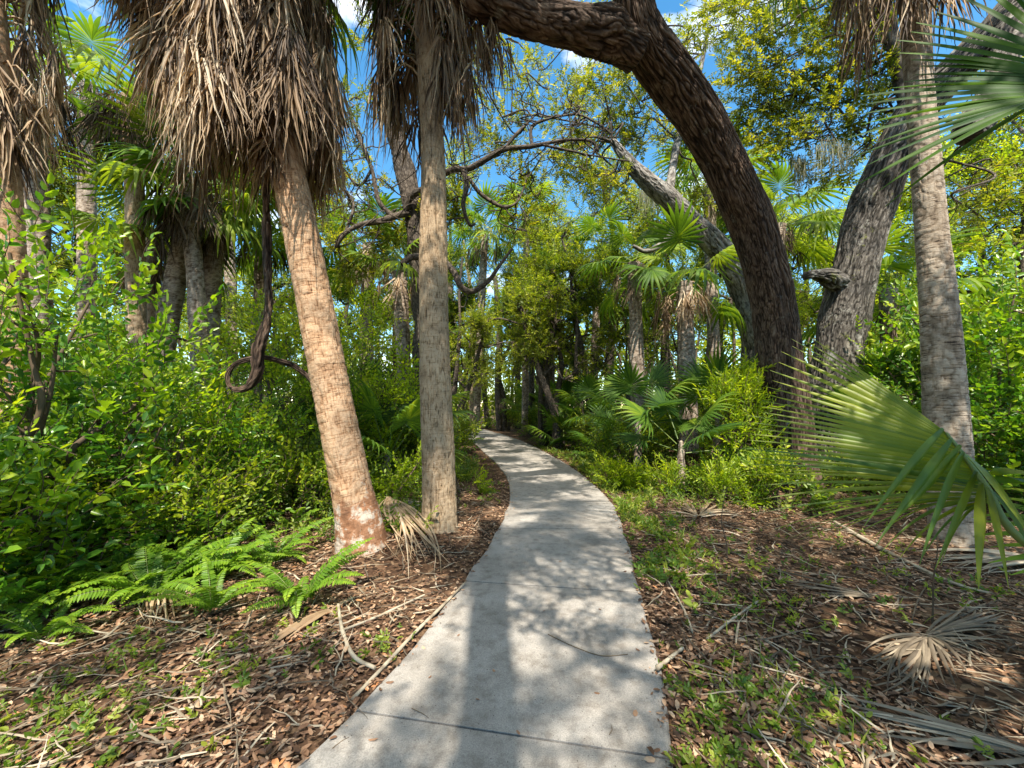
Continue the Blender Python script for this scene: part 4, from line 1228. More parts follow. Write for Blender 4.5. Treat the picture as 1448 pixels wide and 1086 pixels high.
def wood_tree(seed, loc, label, H, spread, rt, nclus, per, tpl, leafmat, lean=(0, 0), low=0.35, sc=1.0, nsub=12, R=None, group=None, bark='limbbark', name='broadleaf_tree', fork=0.45, rb=0.05):
    r = np.random.default_rng(seed)
    root = empty(name, loc, label, 'tree', group)
    tr, lf = MB(), MB()
    top = np.array([lean[0], lean[1], H * 0.85])
    p = [np.array([0, 0, -0.15]), np.array([lean[0] * 0.1, lean[1] * 0.1, H * 0.2]), top * [0.4, 0.4, 0.5] + r.normal(0, 0.1, 3) * [1, 1, 0] * H * 0.2, top * 0.75 + r.normal(0, 0.1, 3) * [1, 1, 0] * H * 0.2, top]
    q, rr = spline(p, [rt * 1.25, rt, rt * 0.8, rt * 0.55, rt * 0.25], 0.15)
    tube(tr, q, rr, 14, disp=oak_disp(seed * 1.3, rt * 0.1))
    k0 = int(len(q) * fork)
    for i in range(nclus):
        a = i * 2.4 + r.uniform(-0.4, 0.4)
        h = low + (1 - low) * (i + 0.5) / nclus
        prof = math.sin(min(1.0, (1 - h) / (1 - low) * 1.15 + 0.12) * PI * 0.62) * spread
        c = np.array([lean[0] * h + math.cos(a) * prof * r.uniform(0.3, 1), lean[1] * h + math.sin(a) * prof * r.uniform(0.3, 1), H * h * r.uniform(0.94, 1.04)])
        cluster(tr, lf, q[k0:], c, (R or spread * 0.42) * r.uniform(0.7, 1.2), nsub, per, tpl, r, rb * r.uniform(0.6, 1.2), sc)
    tr.build('trunk', M[bark], root)
    lf.build('crown', [M[leafmat], M['twigwood']], root)
    return root


wood_tree(401, (2.9, -1.9, 0), 'broad oak behind the viewer right of the path, dappling the leaf litter', 9.5, 3.9, .32, 54, 6, T_BGS, 'oakleaf', nsub=5, R=.62, low=0.45, lean=(-0.4, 0.2), rb=0.035)
wood_tree(402, (-4.3, -3.1, 0), 'oak behind the viewer left of the path, dappling the ferns and the concrete', 9.0, 3.8, .28, 34, 5, T_BGS, 'oakleaf', nsub=5, R=.6, low=0.42, lean=(0.1, 0.2), rb=0.035)
wood_tree(404, (-0.9, -5.2, 0), 'slender oak far behind the viewer beside the path', 11.0, 2.4, .22, 11, 6, T_BGS, 'oakleaf', nsub=5, R=.55, low=0.6, lean=(0.6, 0.6), rb=0.03)
wood_tree(403, (5.6, 0.6, 0), 'oak beside the viewer on the right, shading the grey palm', 9.0, 2.4, .28, 9, 10, T_BGS, 'oakleaf', nsub=11)

# ------------------------------------------------------------------ woodland trees beyond the path
ta = wood_tree(411, (G(812, 640)[0] * 0 + P(790, 600, 15)[0], 15, 0), 'leaning dark tree beyond the path bend, its trunk tilting left', 6.6, 2.2, .15, 9, 10, T_BGS, 'bgleaf', lean=(-1.5, 0), nsub=12, low=0.42)
tb = wood_tree(412, (P(768, 600, 17)[0], 17, 0), 'dark upright tree right beyond the path bend, trunk bare to head height', 9.0, 2.2, .16, 10, 10, T_BGS, 'bgleaf', nsub=12, low=0.45)
tc_ = wood_tree(413, (P(640, 600, 19)[0], 19, 0), 'slim pale-trunked tree at the left side of the vanishing path', 7.2, 2.0, .12, 10, 12, T_BGS, 'shrub', nsub=12, low=0.5)
td = wood_tree(414, (P(1180, 600, 14)[0], 14, 0), 'sunny yellow-green tree behind the grey furrowed oak', 8.5, 2.5, .17, 12, 12, T_BGS, 'lime', nsub=12, low=0.35)
GT = 'indistinct woodland trees beyond the path'


def clear(p, rad):
    """step sideways until the footpath is clear"""
    x, y = p[0], p[1]
    d = 0.15 if x > np.interp(y, PATHC[:, 1], PATHC[:, 0]) else -0.15
    if y > 26: d = 0.15
    for _ in range(60):
        if not on_path(np.array([x]), np.array([y]))[0] and edge_dist(np.array([x]), np.array([y]))[0] >= rad: break
        x += d
    return (x, y, gz(x, y))


LT = 'one of the many dark-stemmed leafy trees crowding the woods behind the path'
k = 0
for (px, Y, s, src) in [(735, 18, 1.0, tb), (752, 22, 1.1, tc_), (648, 20, 1.05, tb), (838, 16.5, .95, ta), (862, 19, 1.1, tb), (890, 15, .95, tc_), (940, 18, 1.0, tb), (1030, 17, 1.0, tc_), (1085, 20, 1.1, tb),
                        (620, 18, .9, tc_), (560, 17, .85, tb), (500, 15, .8, tc_), (430, 17, .95, tb), (380, 14, .75, tc_), (300, 16, 1.0, tb), (220, 14, .9, td), (120, 14, 1.0, tb), (20, 13, 1.0, tc_), (-60, 11, 1.0, tb),
                        (780, 25, 1.15, tb), (700, 26, 1.1, tc_), (910, 26, 1.2, tb), (1140, 18, 1.0, tc_), (1250, 15, .95, td), (1330, 13, .9, td), (1400, 14, 1.0, tb), (1480, 12, 1.0, td), (1000, 25, 1.2, td), (820, 21, 1.0, tc_),
                        (770, 16, .8, tc_), (690, 15.5, .7, ta)]:
    p = P(px, 600, Y)
    s *= 1.25
    p = clear(p, 0.9)
    copy_tree(src, (p[0], Y, 0), k * 2.4, (s, s, s * (0.95 + 0.3 * ((k * 7) % 5) / 5)), LT, GT)
    k += 1
for o in (ta, tb, tc_, td): pass

# slim bare trunks by the bend
for i, (l, lab) in enumerate([([(808, 606, 25, .20), (791, 560, 25, .18), (770, 520, 25, .16), (748, 470, 25, .13), (738, 420, 25, .09)], 'bare dark trunk leaning left across the woods beyond the bend'),
                              ([(668, 606, 27, .20), (668, 540, 27, .18), (668, 480, 27, .16), (664, 400, 27, .13), (655, 340, 27, .09)], 'slim tan trunk standing at the far left edge of the path'),
                              ([(707, 609, 26, .24), (704, 540, 26, .22), (706, 470, 26, .20), (700, 390, 26, .14)], 'rough brown trunk on the right where the path disappears'),
                              ([(660, 604, 29, .24), (652, 540, 29, .21), (645, 500, 29, .18), (640, 440, 29, .14)], 'dark bent trunk just right of the straight palm, far off'),
                              ([(838, 622, 18, .10), (836, 560, 18, .11), (838, 530, 18, .11)], 'short dark stump right of the path bend'),
                              ([(733, 604, 29, .26), (732, 540, 29, .23), (733, 470, 29, .2), (728, 380, 29, .15)], 'straight grey-brown trunk in the middle of the woods'),
                              ([(690, 604, 29, .20), (684, 540, 29, .18), (682, 480, 29, .16), (676, 400, 29, .12)], 'thin dark trunk in the gap left of the rough brown trunk')]):
    mb = MB()
    q, rr = spline([P(a, b, c) for a, b, c, d in l], [d for a, b, c, d in l], 0.1)
    q[0][2] = -0.1
    tube(mb, q, rr, 12, disp=oak_disp(50 + i * 3.0, 0.012))
    o = mb.build('bare_tree_stem', M['limbbark' if i not in (1,) else 'palmbark2'])
    tag(o, lab, 'tree')

rT = np.random.default_rng(470)
for i in range(22):
    px = [655, 682, 715, 742, 758, 772, 786, 800, 815, 826, 850, 866, 880, 900, 925, 945, 968, 640, 625, 990, 540, 455][i]
    Y = rT.uniform(15, 26)
    p = clear(P(px, 600, Y), 0.35)
    h = rT.uniform(4.5, 8.5)
    mb = MB()
    lx = rT.normal(0, 0.7)
    q, rr = spline(wiggle([0, 0, -0.15], [lx, rT.normal(0, .3), h], rT, 0.03, 6), np.linspace(rT.uniform(.07, .13), .03, 6), 0.15)
    tube(mb, q, rr, 10, disp=oak_disp(i * 3.1, 0.012))
    for j in range(7):
        a = q[rT.integers(len(q) // 3, len(q))]
        q2, r2 = spline(wiggle(a, a + norm(rT.normal(0, 1, 3) * [1, .6, .7]) * rT.uniform(0.6, 2.0), rT, 0.15, 6), np.linspace(0.03, 0.006, 6), 0.12)
        tube(mb, q2, r2, 5, cap=False)
    o = mb.build('bare_tree_stem', M['limbbark'], loc=None)
    o.location = p
    tag(o, 'one of the slender dark stems crowding the shade beyond the path bend', 'tree', 'slender dark stems in the far shade')

# ------------------------------------------------------------------ far woods (one mass)
rF = np.random.default_rng(500)
mb = MB()
n = 20000
fx = rF.uniform(-48, 48, n)
fy = rF.uniform(27, 46, n)
top = 11.5 + 3.5 * fbm(np.c_[fx * 0.18, fy * 0.12, fx * 0], 3)
fz = rF.uniform(0.02, 1, n) ** 1.15 * top
cl = fbm(np.c_[fx * 0.5, fy * 0.5, fz * 0.6], 2)
kk = cl > -0.25
pos = np.c_[fx, fy, fz][kk]
place(mb, T_FAR, pos, rF.normal(0, 1, (len(pos), 3)), rF.uniform(0.7, 1.2, len(pos)), rF, jit=0.6)
for i in range(70):
    x, y = rF.uniform(-40, 40), rF.uniform(26.5, 40)
    h = rF.uniform(5, 9)
    q, rr = spline([(x, y, -0.2), (x + rF.normal(0, .4), y, h * 0.5), (x + rF.normal(0, .9), y, h)], [.16, .12, .06], 0.5)
    tube(mb, q, rr, 6, mi=1)
o = mb.build('far_woods', [M['bgleaf'], M['twigwood']])
tag(o, 'dense green woods closing the view behind the trees', 'woods', kind='stuff')

# ------------------------------------------------------------------ bushes
def make_bush(seed, loc, label, W, H, nspray, tpl, mat, sc=1.0, nst=9, name='bush', group=None, D=None, cat='bush', low=0.05, clump=1.7, thr=0.06, zpow=0.8):
    r = np.random.default_rng(seed)
    root = empty(name, loc, label, cat, group)
    D = D or W
    st, lf = MB(), MB()
    pts = []
    while len(pts) < nspray:
        v = norm(r.normal(0, 1, (nspray, 3)))
        rad = r.uniform(0.12, 1, nspray) ** 0.45
        z = (low + (1 - low) * np.abs(v[:, 2]) ** zpow * rad) * H
        wr = (0.75 + 0.25 * np.sin(np.clip(z / H, 0, 1) * PI)) * 0.5 / 0.9
        p = np.c_[v[:, 0] * rad * W * wr * 1.05, v[:, 1] * rad * D * wr * 1.05, z]
        z2 = r.uniform(low, 0.75, nspray) * H
        alt = r.uniform(0, 1, nspray) < 0.45
        p[alt, 2] = z2[alt]
        kk = fbm(np.c_[p[:, 0] * clump, p[:, 1] * clump, p[:, 2] * clump] + seed, 2) > thr
        pts += list(p[kk])
    pts = np.array(pts[:nspray])
    out = norm(pts * np.array([1, 1, 0.6])) * 0.7 + np.array([0, 0, 0.45]) + r.normal(0, 0.5, (nspray, 3))
    place(lf, tpl, pts, out, r.uniform(0.5, 1.0, nspray) ** 1.2 * 1.35 * sc, r, jit=0.45, rvar=0.5, rbase=np.clip(0.12 + 0.75 * np.clip(pts[:, 2] / H, 0, 1) ** 1.3 * np.clip(np.linalg.norm(pts * [2 / W, 2 / D, 1 / H], axis=1), 0, 1.2) + r.normal(0, 0.2, nspray), 0, 1))  # outer and upper sprays yellower: sunlit tips put into the colour, partly young growth
    for i in range(nst):
        t = pts[r.integers(0, nspray)]
        b = np.array([r.normal(0, W * 0.09), r.normal(0, D * 0.09), -0.05])
        q, rr = spline(wiggle(b, t * [0.85, 0.85, 1.0], r, 0.08, 5, 0.03), np.linspace(0.024, 0.007, 5) * (0.7 + 0.3 * H), 0.12)
        tube(st, q, rr, 6, cap=False)
        for _ in range(6):
            s = q[r.integers(len(q) // 4, len(q))]
            d = np.linalg.norm(pts - s, axis=1)
            e = pts[np.argsort(d)[r.integers(0, 25)]]
            q2, r2 = spline(wiggle(s, e, r, 0.1, 4), np.linspace(0.008, 0.003, 4) * (0.7 + 0.3 * H), 0.15)
            tube(st, q2, r2, 4, cap=False)
    st.build('stems', M['twigwood'], root)
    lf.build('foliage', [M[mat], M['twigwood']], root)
    return root


def at(px, Y):
    p = P(px, 600, Y)
    return (p[0], Y, gz(p[0], Y))


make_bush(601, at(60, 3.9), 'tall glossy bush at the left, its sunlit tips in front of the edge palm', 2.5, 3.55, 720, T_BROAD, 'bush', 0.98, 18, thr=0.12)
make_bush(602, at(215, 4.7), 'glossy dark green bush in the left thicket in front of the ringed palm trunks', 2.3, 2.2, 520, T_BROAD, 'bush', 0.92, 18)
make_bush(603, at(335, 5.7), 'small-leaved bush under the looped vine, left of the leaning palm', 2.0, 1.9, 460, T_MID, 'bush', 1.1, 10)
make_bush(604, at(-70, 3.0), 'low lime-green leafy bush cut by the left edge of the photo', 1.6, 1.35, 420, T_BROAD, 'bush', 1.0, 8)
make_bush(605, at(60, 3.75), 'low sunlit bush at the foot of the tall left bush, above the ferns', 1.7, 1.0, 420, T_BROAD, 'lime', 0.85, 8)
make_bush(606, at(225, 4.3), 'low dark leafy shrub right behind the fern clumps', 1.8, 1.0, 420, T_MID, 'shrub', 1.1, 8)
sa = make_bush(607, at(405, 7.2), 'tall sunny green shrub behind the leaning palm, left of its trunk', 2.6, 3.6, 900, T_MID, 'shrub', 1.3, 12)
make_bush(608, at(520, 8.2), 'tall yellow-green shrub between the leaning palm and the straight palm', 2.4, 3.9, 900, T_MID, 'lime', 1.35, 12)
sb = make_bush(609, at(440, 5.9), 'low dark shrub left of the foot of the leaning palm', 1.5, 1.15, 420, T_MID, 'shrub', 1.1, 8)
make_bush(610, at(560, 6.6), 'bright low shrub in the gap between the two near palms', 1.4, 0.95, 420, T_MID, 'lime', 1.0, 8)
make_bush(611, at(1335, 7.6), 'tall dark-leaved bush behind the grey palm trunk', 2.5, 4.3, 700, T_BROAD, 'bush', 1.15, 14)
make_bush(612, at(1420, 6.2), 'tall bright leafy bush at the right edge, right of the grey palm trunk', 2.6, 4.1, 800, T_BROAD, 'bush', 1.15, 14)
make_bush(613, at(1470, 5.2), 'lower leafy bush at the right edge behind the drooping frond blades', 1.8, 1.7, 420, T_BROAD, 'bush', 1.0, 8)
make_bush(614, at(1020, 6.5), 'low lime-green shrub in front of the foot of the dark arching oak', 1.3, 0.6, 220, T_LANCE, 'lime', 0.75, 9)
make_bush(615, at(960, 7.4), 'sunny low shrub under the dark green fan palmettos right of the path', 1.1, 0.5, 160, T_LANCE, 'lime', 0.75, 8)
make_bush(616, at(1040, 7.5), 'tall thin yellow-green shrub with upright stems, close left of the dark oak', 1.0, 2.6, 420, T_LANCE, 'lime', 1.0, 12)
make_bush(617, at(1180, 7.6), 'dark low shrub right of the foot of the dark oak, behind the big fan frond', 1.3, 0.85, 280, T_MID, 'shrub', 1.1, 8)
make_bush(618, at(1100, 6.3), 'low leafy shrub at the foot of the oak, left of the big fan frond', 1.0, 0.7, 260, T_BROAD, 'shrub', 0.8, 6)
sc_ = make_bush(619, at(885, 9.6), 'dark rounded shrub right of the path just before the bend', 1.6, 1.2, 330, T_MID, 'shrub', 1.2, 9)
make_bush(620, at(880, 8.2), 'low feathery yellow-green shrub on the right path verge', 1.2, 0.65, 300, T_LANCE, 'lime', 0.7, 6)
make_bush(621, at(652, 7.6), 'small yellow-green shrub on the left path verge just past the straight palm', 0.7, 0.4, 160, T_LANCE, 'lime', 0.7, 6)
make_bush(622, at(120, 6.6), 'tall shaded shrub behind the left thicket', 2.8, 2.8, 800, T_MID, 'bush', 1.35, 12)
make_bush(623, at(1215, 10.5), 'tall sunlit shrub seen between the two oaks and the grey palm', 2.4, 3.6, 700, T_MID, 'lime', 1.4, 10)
# filler shrubs nobody tells apart
GS = 'indistinct understory shrubs in the woods'
LS = 'one of the many green shrubs filling the woodland floor behind the path'
k = 0
for (px, Y, s, src) in [(470, 10, .8, sa), (600, 11, .75, sb), (560, 13, .7, sa), (640, 14, 1.2, sb), (620, 17, .9, sa), (300, 9, .6, sa), (180, 9.5, .6, sa), (40, 8.5, .6, sa), (-60, 7.5, .9, sa), (740, 21, 1.2, sc_),
                        (700, 20, 1.2, sc_), (770, 18, 1.2, sc_), (820, 15, 1.0, sc_), (860, 13, 1.1, sc_), (930, 12, 1.2, sc_), (990, 11.5, 1.0, sc_), (1060, 11, .75, sa), (1130, 11, .8, sa), (960, 15, .8, sa), (900, 17, .85, sa),
                        (830, 20, .85, sa), (760, 25, 1.0, sa), (680, 27, .9, sa), (1340, 10, .9, sa), (1450, 9, .9, sa), (1250, 12, .9, sa), (500, 8.5, 1.1, sb), (575, 8.8, 1.1, sb), (600, 9.4, 1.0, sc_), (460, 7.4, 1.0, sb), (380, 6.9, 1.0, sb), (300, 6.8, 1.2, sb),
                        (640, 22, 1.3, sc_), (1380, 7.2, 1.2, sb), (1240, 8.6, 1.2, sb), (1150, 9.2, 1.1, sb)]:
    p = clear(at(px, Y), 0.25 + s * {sa: 1.25, sb: .75, sc_: .9}[src])
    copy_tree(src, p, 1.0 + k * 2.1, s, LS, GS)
    k += 1

# ------------------------------------------------------------------ palmettos growing from the ground
def palmetto(seed, loc, label, n=9, sc=1.0, elo=8, ehi=80, group=None, azs=None, stem=0.0, meshes=None):
    r = np.random.default_rng(seed)
    root = empty('palmetto', loc, label, 'palmetto', group)
    mb = MB()
    q, rr = spline([(0, 0, -0.08), (0.02, 0, 0.12 + stem * 0.5), (0.04, 0.0, 0.22 + stem)], [.1, .09, .05], 0.08)
    tube(mb, q, rr, 10, disp=palm_disp(seed, 0.02, 14))
    mb.build('trunk', M['bootbark'], root)
    crown(root, (0.03, 0, 0.15 + stem), n, meshes or FR_SHRUB, r, elo, ehi, sc, azs=azs)
    return root


pa = palmetto(701, at(900, 9.0), 'dark green fan palmetto with the widest fans on the right of the path', 9, 1.0, 5, 70, stem=1.15)
palmetto(702, at(960, 7.6), 'fan palmetto with pale folded blades just left of the lime shrub', 7, 0.9, 5, 70, stem=0.7)
palmetto(703, at(1012, 8.8), 'pale upright fan palmetto standing highest, left of the dark oak', 8, 0.95, 30, 85, stem=1.1)
palmetto(704, clear(at(752, 15.5), 1.0), 'spiky fan palmetto at the path bend in the middle of the photo', 12, 1.15, 10, 80)
palmetto(705, at(545, 7.3), 'fan palmetto with a broad arching leaf between the two near palms', 8, 1.0, 15, 75, stem=0.5)
palmetto(706, clear(at(640, 19), 1.2), 'small fan palmetto at the left where the path vanishes', 10, 1.0)
palmetto(707, at(1225, 8.4), 'shaded fan palmetto between the grey oak and the grey palm', 10, 1.0, 10, 80, stem=1.0)
palmetto(708, at(468, 8.0), 'fan palmetto in the shade right behind the leaning palm', 9, 1.0, 10, 80, stem=0.4)
palmetto(709, at(870, 11.5), 'fan palmetto beside the dark shrub before the bend', 10, 1.0, 5, 80)
palmetto(710, clear(at(580, 11), 1.3), 'fan palmetto behind the straight palm at the verge', 9, 1.0, 5, 80)
k = 0
for (px, Y, s) in [(800, 17, 1.1), (720, 22, 1.1), (840, 13.5, 1.0), (590, 12, 1.1), (510, 11, 1.1), (430, 10, 1.1), (1070, 12, 1.1), (1180, 11, 1.1), (1310, 10.5, 1.2), (260, 8.5, 1.0), (660, 24, 1.2), (780, 22, 1.2)]:
    copy_tree(pa, clear(at(px, Y), 1.3), k * 1.7 + 0.5, s, 'one of the many fan palmettos scattered through the woods', 'indistinct palmettos in the woods')
    k += 1

# ------------------------------------------------------------------ ferns
def fern_frond_mesh(name, seed, L=0.6, npin=30, wmax=0.075, arch=0.5):
    r = np.random.default_rng(seed)
    mb = MB()
    K = 9
    t = np.linspace(0, 1, K)
    el0 = 1.05
    ang = el0 - t * (el0 + arch)
    d = np.stack([np.cos(ang), 0.08 * np.sin(t * 5 + seed), np.sin(ang)], 1) * L / (K - 1)
    p = np.vstack([[0, 0, 0], np.cumsum(d[:-1], 0)])
    tube(mb, p, 0.0035 * (1.1 - t), 4, cap=False, mi=1)
    tt = np.linspace(0.1, 0.99, npin)
    tg = norm(np.gradient(p, axis=0))
    for k, s in enumerate(tt):
        f = s * (K - 1); i = min(int(f), K - 2); c = p[i] + (p[i + 1] - p[i]) * (f - i)
        tn = norm(tg[i] + (tg[i + 1] - tg[i]) * (f - i))
        up = np.array([-tn[2], 0, tn[0]])
        w = wmax * min(1, 0.55 + s * 1.6) * (1 - s ** 3.5) + 0.006
        for sd in (-1, 1):
            dr = np.array([0, sd, 0]) + tn * 0.28 + up * r.normal(-0.05, 0.12)
            v, q = leaf_shape(w * r.uniform(0.92, 1.06), L * 0.42 / npin * 1.25, 0.3, 0.2, 'oval')
            mb.add(v @ rotm(dr, up + r.normal(0, 0.1, 3)) + c, q, rnd=np.clip(0.25 + 0.5 * s + r.normal(0, 0.12), 0, 1))
    o = mb.build(name, [M['fern'], M['petiole']])
    me = o.data
    bpy.data.objects.remove(o)
    return me


FERN = [fern_frond_mesh('frond', 810 + i, L=[.62, .55, .7, .5][i], arch=[.35, .65, .2, .8][i], wmax=[.07, .065, .075, .06][i]) for i in range(4)]


def fern(seed, loc, label, n=9, sc=1.0, el=(-0.15, 0.22), azs=None):
    r = np.random.default_rng(seed)
    root = empty('fern', loc, label, 'fern')
    for i in range(n):
        az = i * 2.399 + r.uniform(-0.3, 0.3) if azs is None else azs[i]
        add_frond(root, FERN[r.integers(0, 4)], (0.03 * math.cos(az), 0.03 * math.sin(az), 0.0), az, r.uniform(*el), r.normal(0, 0.25), sc * r.uniform(0.75, 1.15))
    return root


def gp(px, py):
    g = G(px, py)
    return (g[0], g[1], gz(g[0], g[1]))


fern(821, gp(215, 850), 'bright sword fern with the longest fronds in the middle of the fern patch', 17, 1.16)
fern(822, gp(305, 828), 'dark green fern nearest the leaning palm, fronds arching right', 15, 1.04)
fern(823, gp(135, 838), 'fern at the left end of the sunlit patch under the low bush', 13, 1.0)
fern(824, gp(262, 780), 'fern with two upright fronds standing behind the patch', 11, 0.94, (0.25, 0.6))
fern(825, gp(425, 858), 'small dark fern at the right end of the patch beside the folded dead frond', 13, 0.94)
fern(826, gp(300, 872), 'low bright fern at the front of the patch over the dead leaves', 12, 0.82)
fern(827, gp(170, 800), 'shaded fern behind the bright one, under the low sunlit bush', 12, 0.94)
fern(828, gp(412, 752), 'single small fern hanging left of the leaning palm foot', 9, 0.77)
fern(829, gp(560, 640), 'fern clump in the sun between the two near palms', 15, 1.04)
fern(830, gp(590, 668), 'fern close against the back of the straight palm', 13, 0.88)
fern(831, gp(60, 905), 'sparse fern low at the left edge beside the dead stalks', 10, 0.77)
fern(832, gp(500, 690), 'fern tucked in the shade behind the leaning palm foot', 12, 0.94)
fern(834, gp(70, 868), 'fern left of the bright sword fern, its fronds lying towards the left edge', 11, 1.02)
fern(835, gp(10, 862), 'fern cut by the left edge of the photo at the end of the patch', 10, 1.02)
fern(836, gp(110, 815), 'lime-green fern under the low sunlit bush, back of the patch', 10, 0.97)
fern(837, gp(255, 825), 'fern filling the middle of the patch behind the small pale dead fan', 12, 1.02)
fern(833, gp(385, 800), 'dark feathery fern above the small one at the right end of the patch', 14, 1.0)
# ------------------------------------------------------------------ the big fan frond on the right
rH = np.random.default_rng(900)


def polyl(keys, n):
    keys = np.asarray(keys, float)
    s = np.linspace(0, len(keys) - 1, n)
    i = np.minimum(s.astype(int), len(keys) - 2)
    return keys[i] + (keys[i + 1] - keys[i]) * (s - i)[:, None]


def fan_custom(mb, H, C, T, fuse, r, rn=0.5, pleat=0.5, tp=0.8):
    N = len(H)
    K = 13
    t = np.linspace(0, 1, K)[None, :, None]
    p = H[:, None] * (1 - t) ** 2 + 2 * C[:, None] * t * (1 - t) + T[:, None] * t * t
    S = np.gradient(p, axis=0) / 2
    V = np.zeros((N, K, 3, 3))
    tt = np.linspace(0, 1, K)
    base = np.array([S[:, k] for k in range(K)]).transpose(1, 0, 2)
    fu = np.argmin(np.abs(tt - fuse))
    for k in range(K):
        s = base[:, k] if tt[k] <= fuse else base[:, fu] * (0.78 * max(0.03, ((1 - tt[k]) / (1 - fuse))) ** tp)
        tg = p[:, min(k + 1, K - 1)] - p[:, max(k - 1, 0)]
        up = norm(np.cross(tg, s)) * np.linalg.norm(s, axis=1, keepdims=True) * pleat
        V[:, k, 0] = p[:, k] - s * 1.03; V[:, k, 1] = p[:, k] + up; V[:, k, 2] = p[:, k] + s * 1.03
    b = (np.arange(K - 1) * 3)
    q = np.concatenate([np.stack([b, b + 1, b + 4, b + 3], 1), np.stack([b + 1, b + 2, b + 5, b + 4], 1)])
    Q = q[None] + (np.arange(N) * K * 3)[:, None, None]
    rr = np.clip(rn + r.normal(0, 0.10, N), 0, 1)
    mb.add(V.reshape(-1, 3), Q.reshape(-1, 4), rnd=np.repeat(rr, K * 3))


def blades(mb, H, C, T, w, r, rn=0.45, fold=0.3, nrm=(0.3, -1, 0.35), mi=0, tap=0.8):
    N = len(H)
    K = 11
    t = np.linspace(0, 1, K)[None, :, None]
    p = H[:, None] * (1 - t) ** 2 + 2 * C[:, None] * t * (1 - t) + T[:, None] * t * t
    tt = np.linspace(0, 1, K)
    prof = np.minimum(1, 0.45 + tt * 2.2) * np.clip((1 - tt) / 0.6, 0.03, 1) ** tap
    V = np.zeros((N, K, 3, 3))
    nv = norm(np.asarray(nrm, float) + r.normal(0, 0.25, (N, 3)))
    w = np.broadcast_to(np.asarray(w, float), (N,))
    for k in range(K):
        tg = norm(p[:, min(k + 1, K - 1)] - p[:, max(k - 1, 0)])
        sd = norm(np.cross(tg, nv)); up = np.cross(sd, tg)
        hw = (w * prof[k] / 2)[:, None]
        V[:, k, 0] = p[:, k] - sd * hw; V[:, k, 1] = p[:, k] + up * hw * fold * 2; V[:, k, 2] = p[:, k] + sd * hw
    b = (np.arange(K - 1) * 3)
    q = np.concatenate([np.stack([b, b + 1, b + 4, b + 3], 1), np.stack([b + 1, b + 2, b + 5, b + 4], 1)])
    Q = q[None] + (np.arange(N) * K * 3)[:, None, None]
    mb.add(V.reshape(-1, 3), Q.reshape(-1, 4), rnd=np.repeat(np.clip(rn + r.normal(0, 0.15, N), 0, 1), K * 3), qm=mi)


def PP(a):
    return np.array([P(*k) for k in a])


foot = np.array([2.75, 1.75, 0.0])
root = empty('young_palm', tuple(foot), 'young palm at the right edge with one big green two-lobed fan frond', 'palm tree')
mb = MB()
n = 23
Hu = PP(polyl([(1338, 612, 1.98), (1362, 640, 1.94), (1396, 688, 1.9)], n))
Tu = PP(polyl([(1136, 470, 2.5), (1112, 486, 2.5), (1088, 528, 2.5), (1072, 560, 2.45), (1058, 584, 2.42), (1052, 610, 2.38), (1064, 640, 2.32), (1090, 664, 2.25)], n))
jj = rH.uniform(-0.05, 0.02, n)[:, None]
Tu = Tu + (Hu - Tu) * -jj
Cu = (Hu + Tu) / 2 + np.array([0, 0.02, 0.03])
fan_custom(mb, Hu, Cu, Tu, 0.5, rH, 0.66)
n = 20
Hl = PP(polyl([(1396, 690, 1.9), (1404, 702, 1.87), (1400, 712, 1.84)], n))
Tl = PP(polyl([(1048, 634, 2.2), (1046, 655, 2.15), (1062, 684, 2.1), (1078, 720, 2.02), (1092, 745, 1.95), (1108, 762, 1.9), (1135, 764, 1.86), (1180, 758, 1.84), (1225, 775, 1.82), (1275, 790, 1.8), (1330, 800, 1.78)], n))
mid = (Hl * 0.45 + Tl * 0.55)
rise = np.linspace(0.05, 0.16, n)
Cl = mid + np.c_[np.zeros(n), np.zeros(n), rise + rH.normal(0, 0.015, n)]
fan_custom(mb, Hl, Cl, Tl, 0.36, rH, 0.55)
hb = PP([(1333, 607, 1.96), (1345, 622, 1.94), (1358, 630, 1.92), (1362, 640, 1.9), (1366, 644, 1.88), (1372, 650, 1.88), (1380, 668, 1.86), (1388, 684, 1.85), (1396, 690, 1.84), (1392, 672, 1.85), (1398, 680, 1.85), (1404, 696, 1.84)])
cb = PP([(1285, 655, 1.8), (1300, 680, 1.78), (1300, 700, 1.8), (1330, 700, 1.72), (1408, 690, 1.7), (1420, 690, 1.72), (1352, 730, 1.7), (1384, 750, 1.68), (1412, 750, 1.68), (1440, 655, 1.75), (1450, 668, 1.72), (1440, 740, 1.7)])
tb_ = PP([(1222, 744, 1.7), (1238, 772, 1.7), (1256, 742, 1.72), (1300, 800, 1.65), (1452, 752, 1.58), (1475, 790, 1.6), (1322, 806, 1.62), (1384, 834, 1.6), (1426, 830, 1.6), (1500, 690, 1.66), (1515, 720, 1.62), (1470, 800, 1.6)])
blades(mb, hb, cb, tb_, [.045, .04, .036, .05, .06, .05, .05, .055, .05, .045, .045, .05], rH, 0.55)
mb.build('frond', M['heropalm'], root, loc=foot)
mb = MB()
hubc = PP([(1338, 612, 1.98), (1366, 648, 1.93), (1398, 694, 1.87), (1430, 750, 1.8)])
q, rr = spline(np.vstack([hubc, [[2.45, 1.72, 0.75]], [foot + [0, 0, 0.05]]]), [.006, .010, .014, .016, .02, .024], 0.05)
tube(mb, q, rr, 8)
mb.build('petiole', M['petiole'], root, loc=foot)
mb = MB()
q, rr = spline([foot - [0, 0, 0.1], foot + [0.03, 0, 0.25], foot + [0.05, 0.02, 0.5]], [.13, .12, .07], 0.05)
tube(mb, q, rr, 14, disp=palm_disp(3.3, 0.02, 14))
mb.build('trunk', M['bootbark'], root, loc=foot)
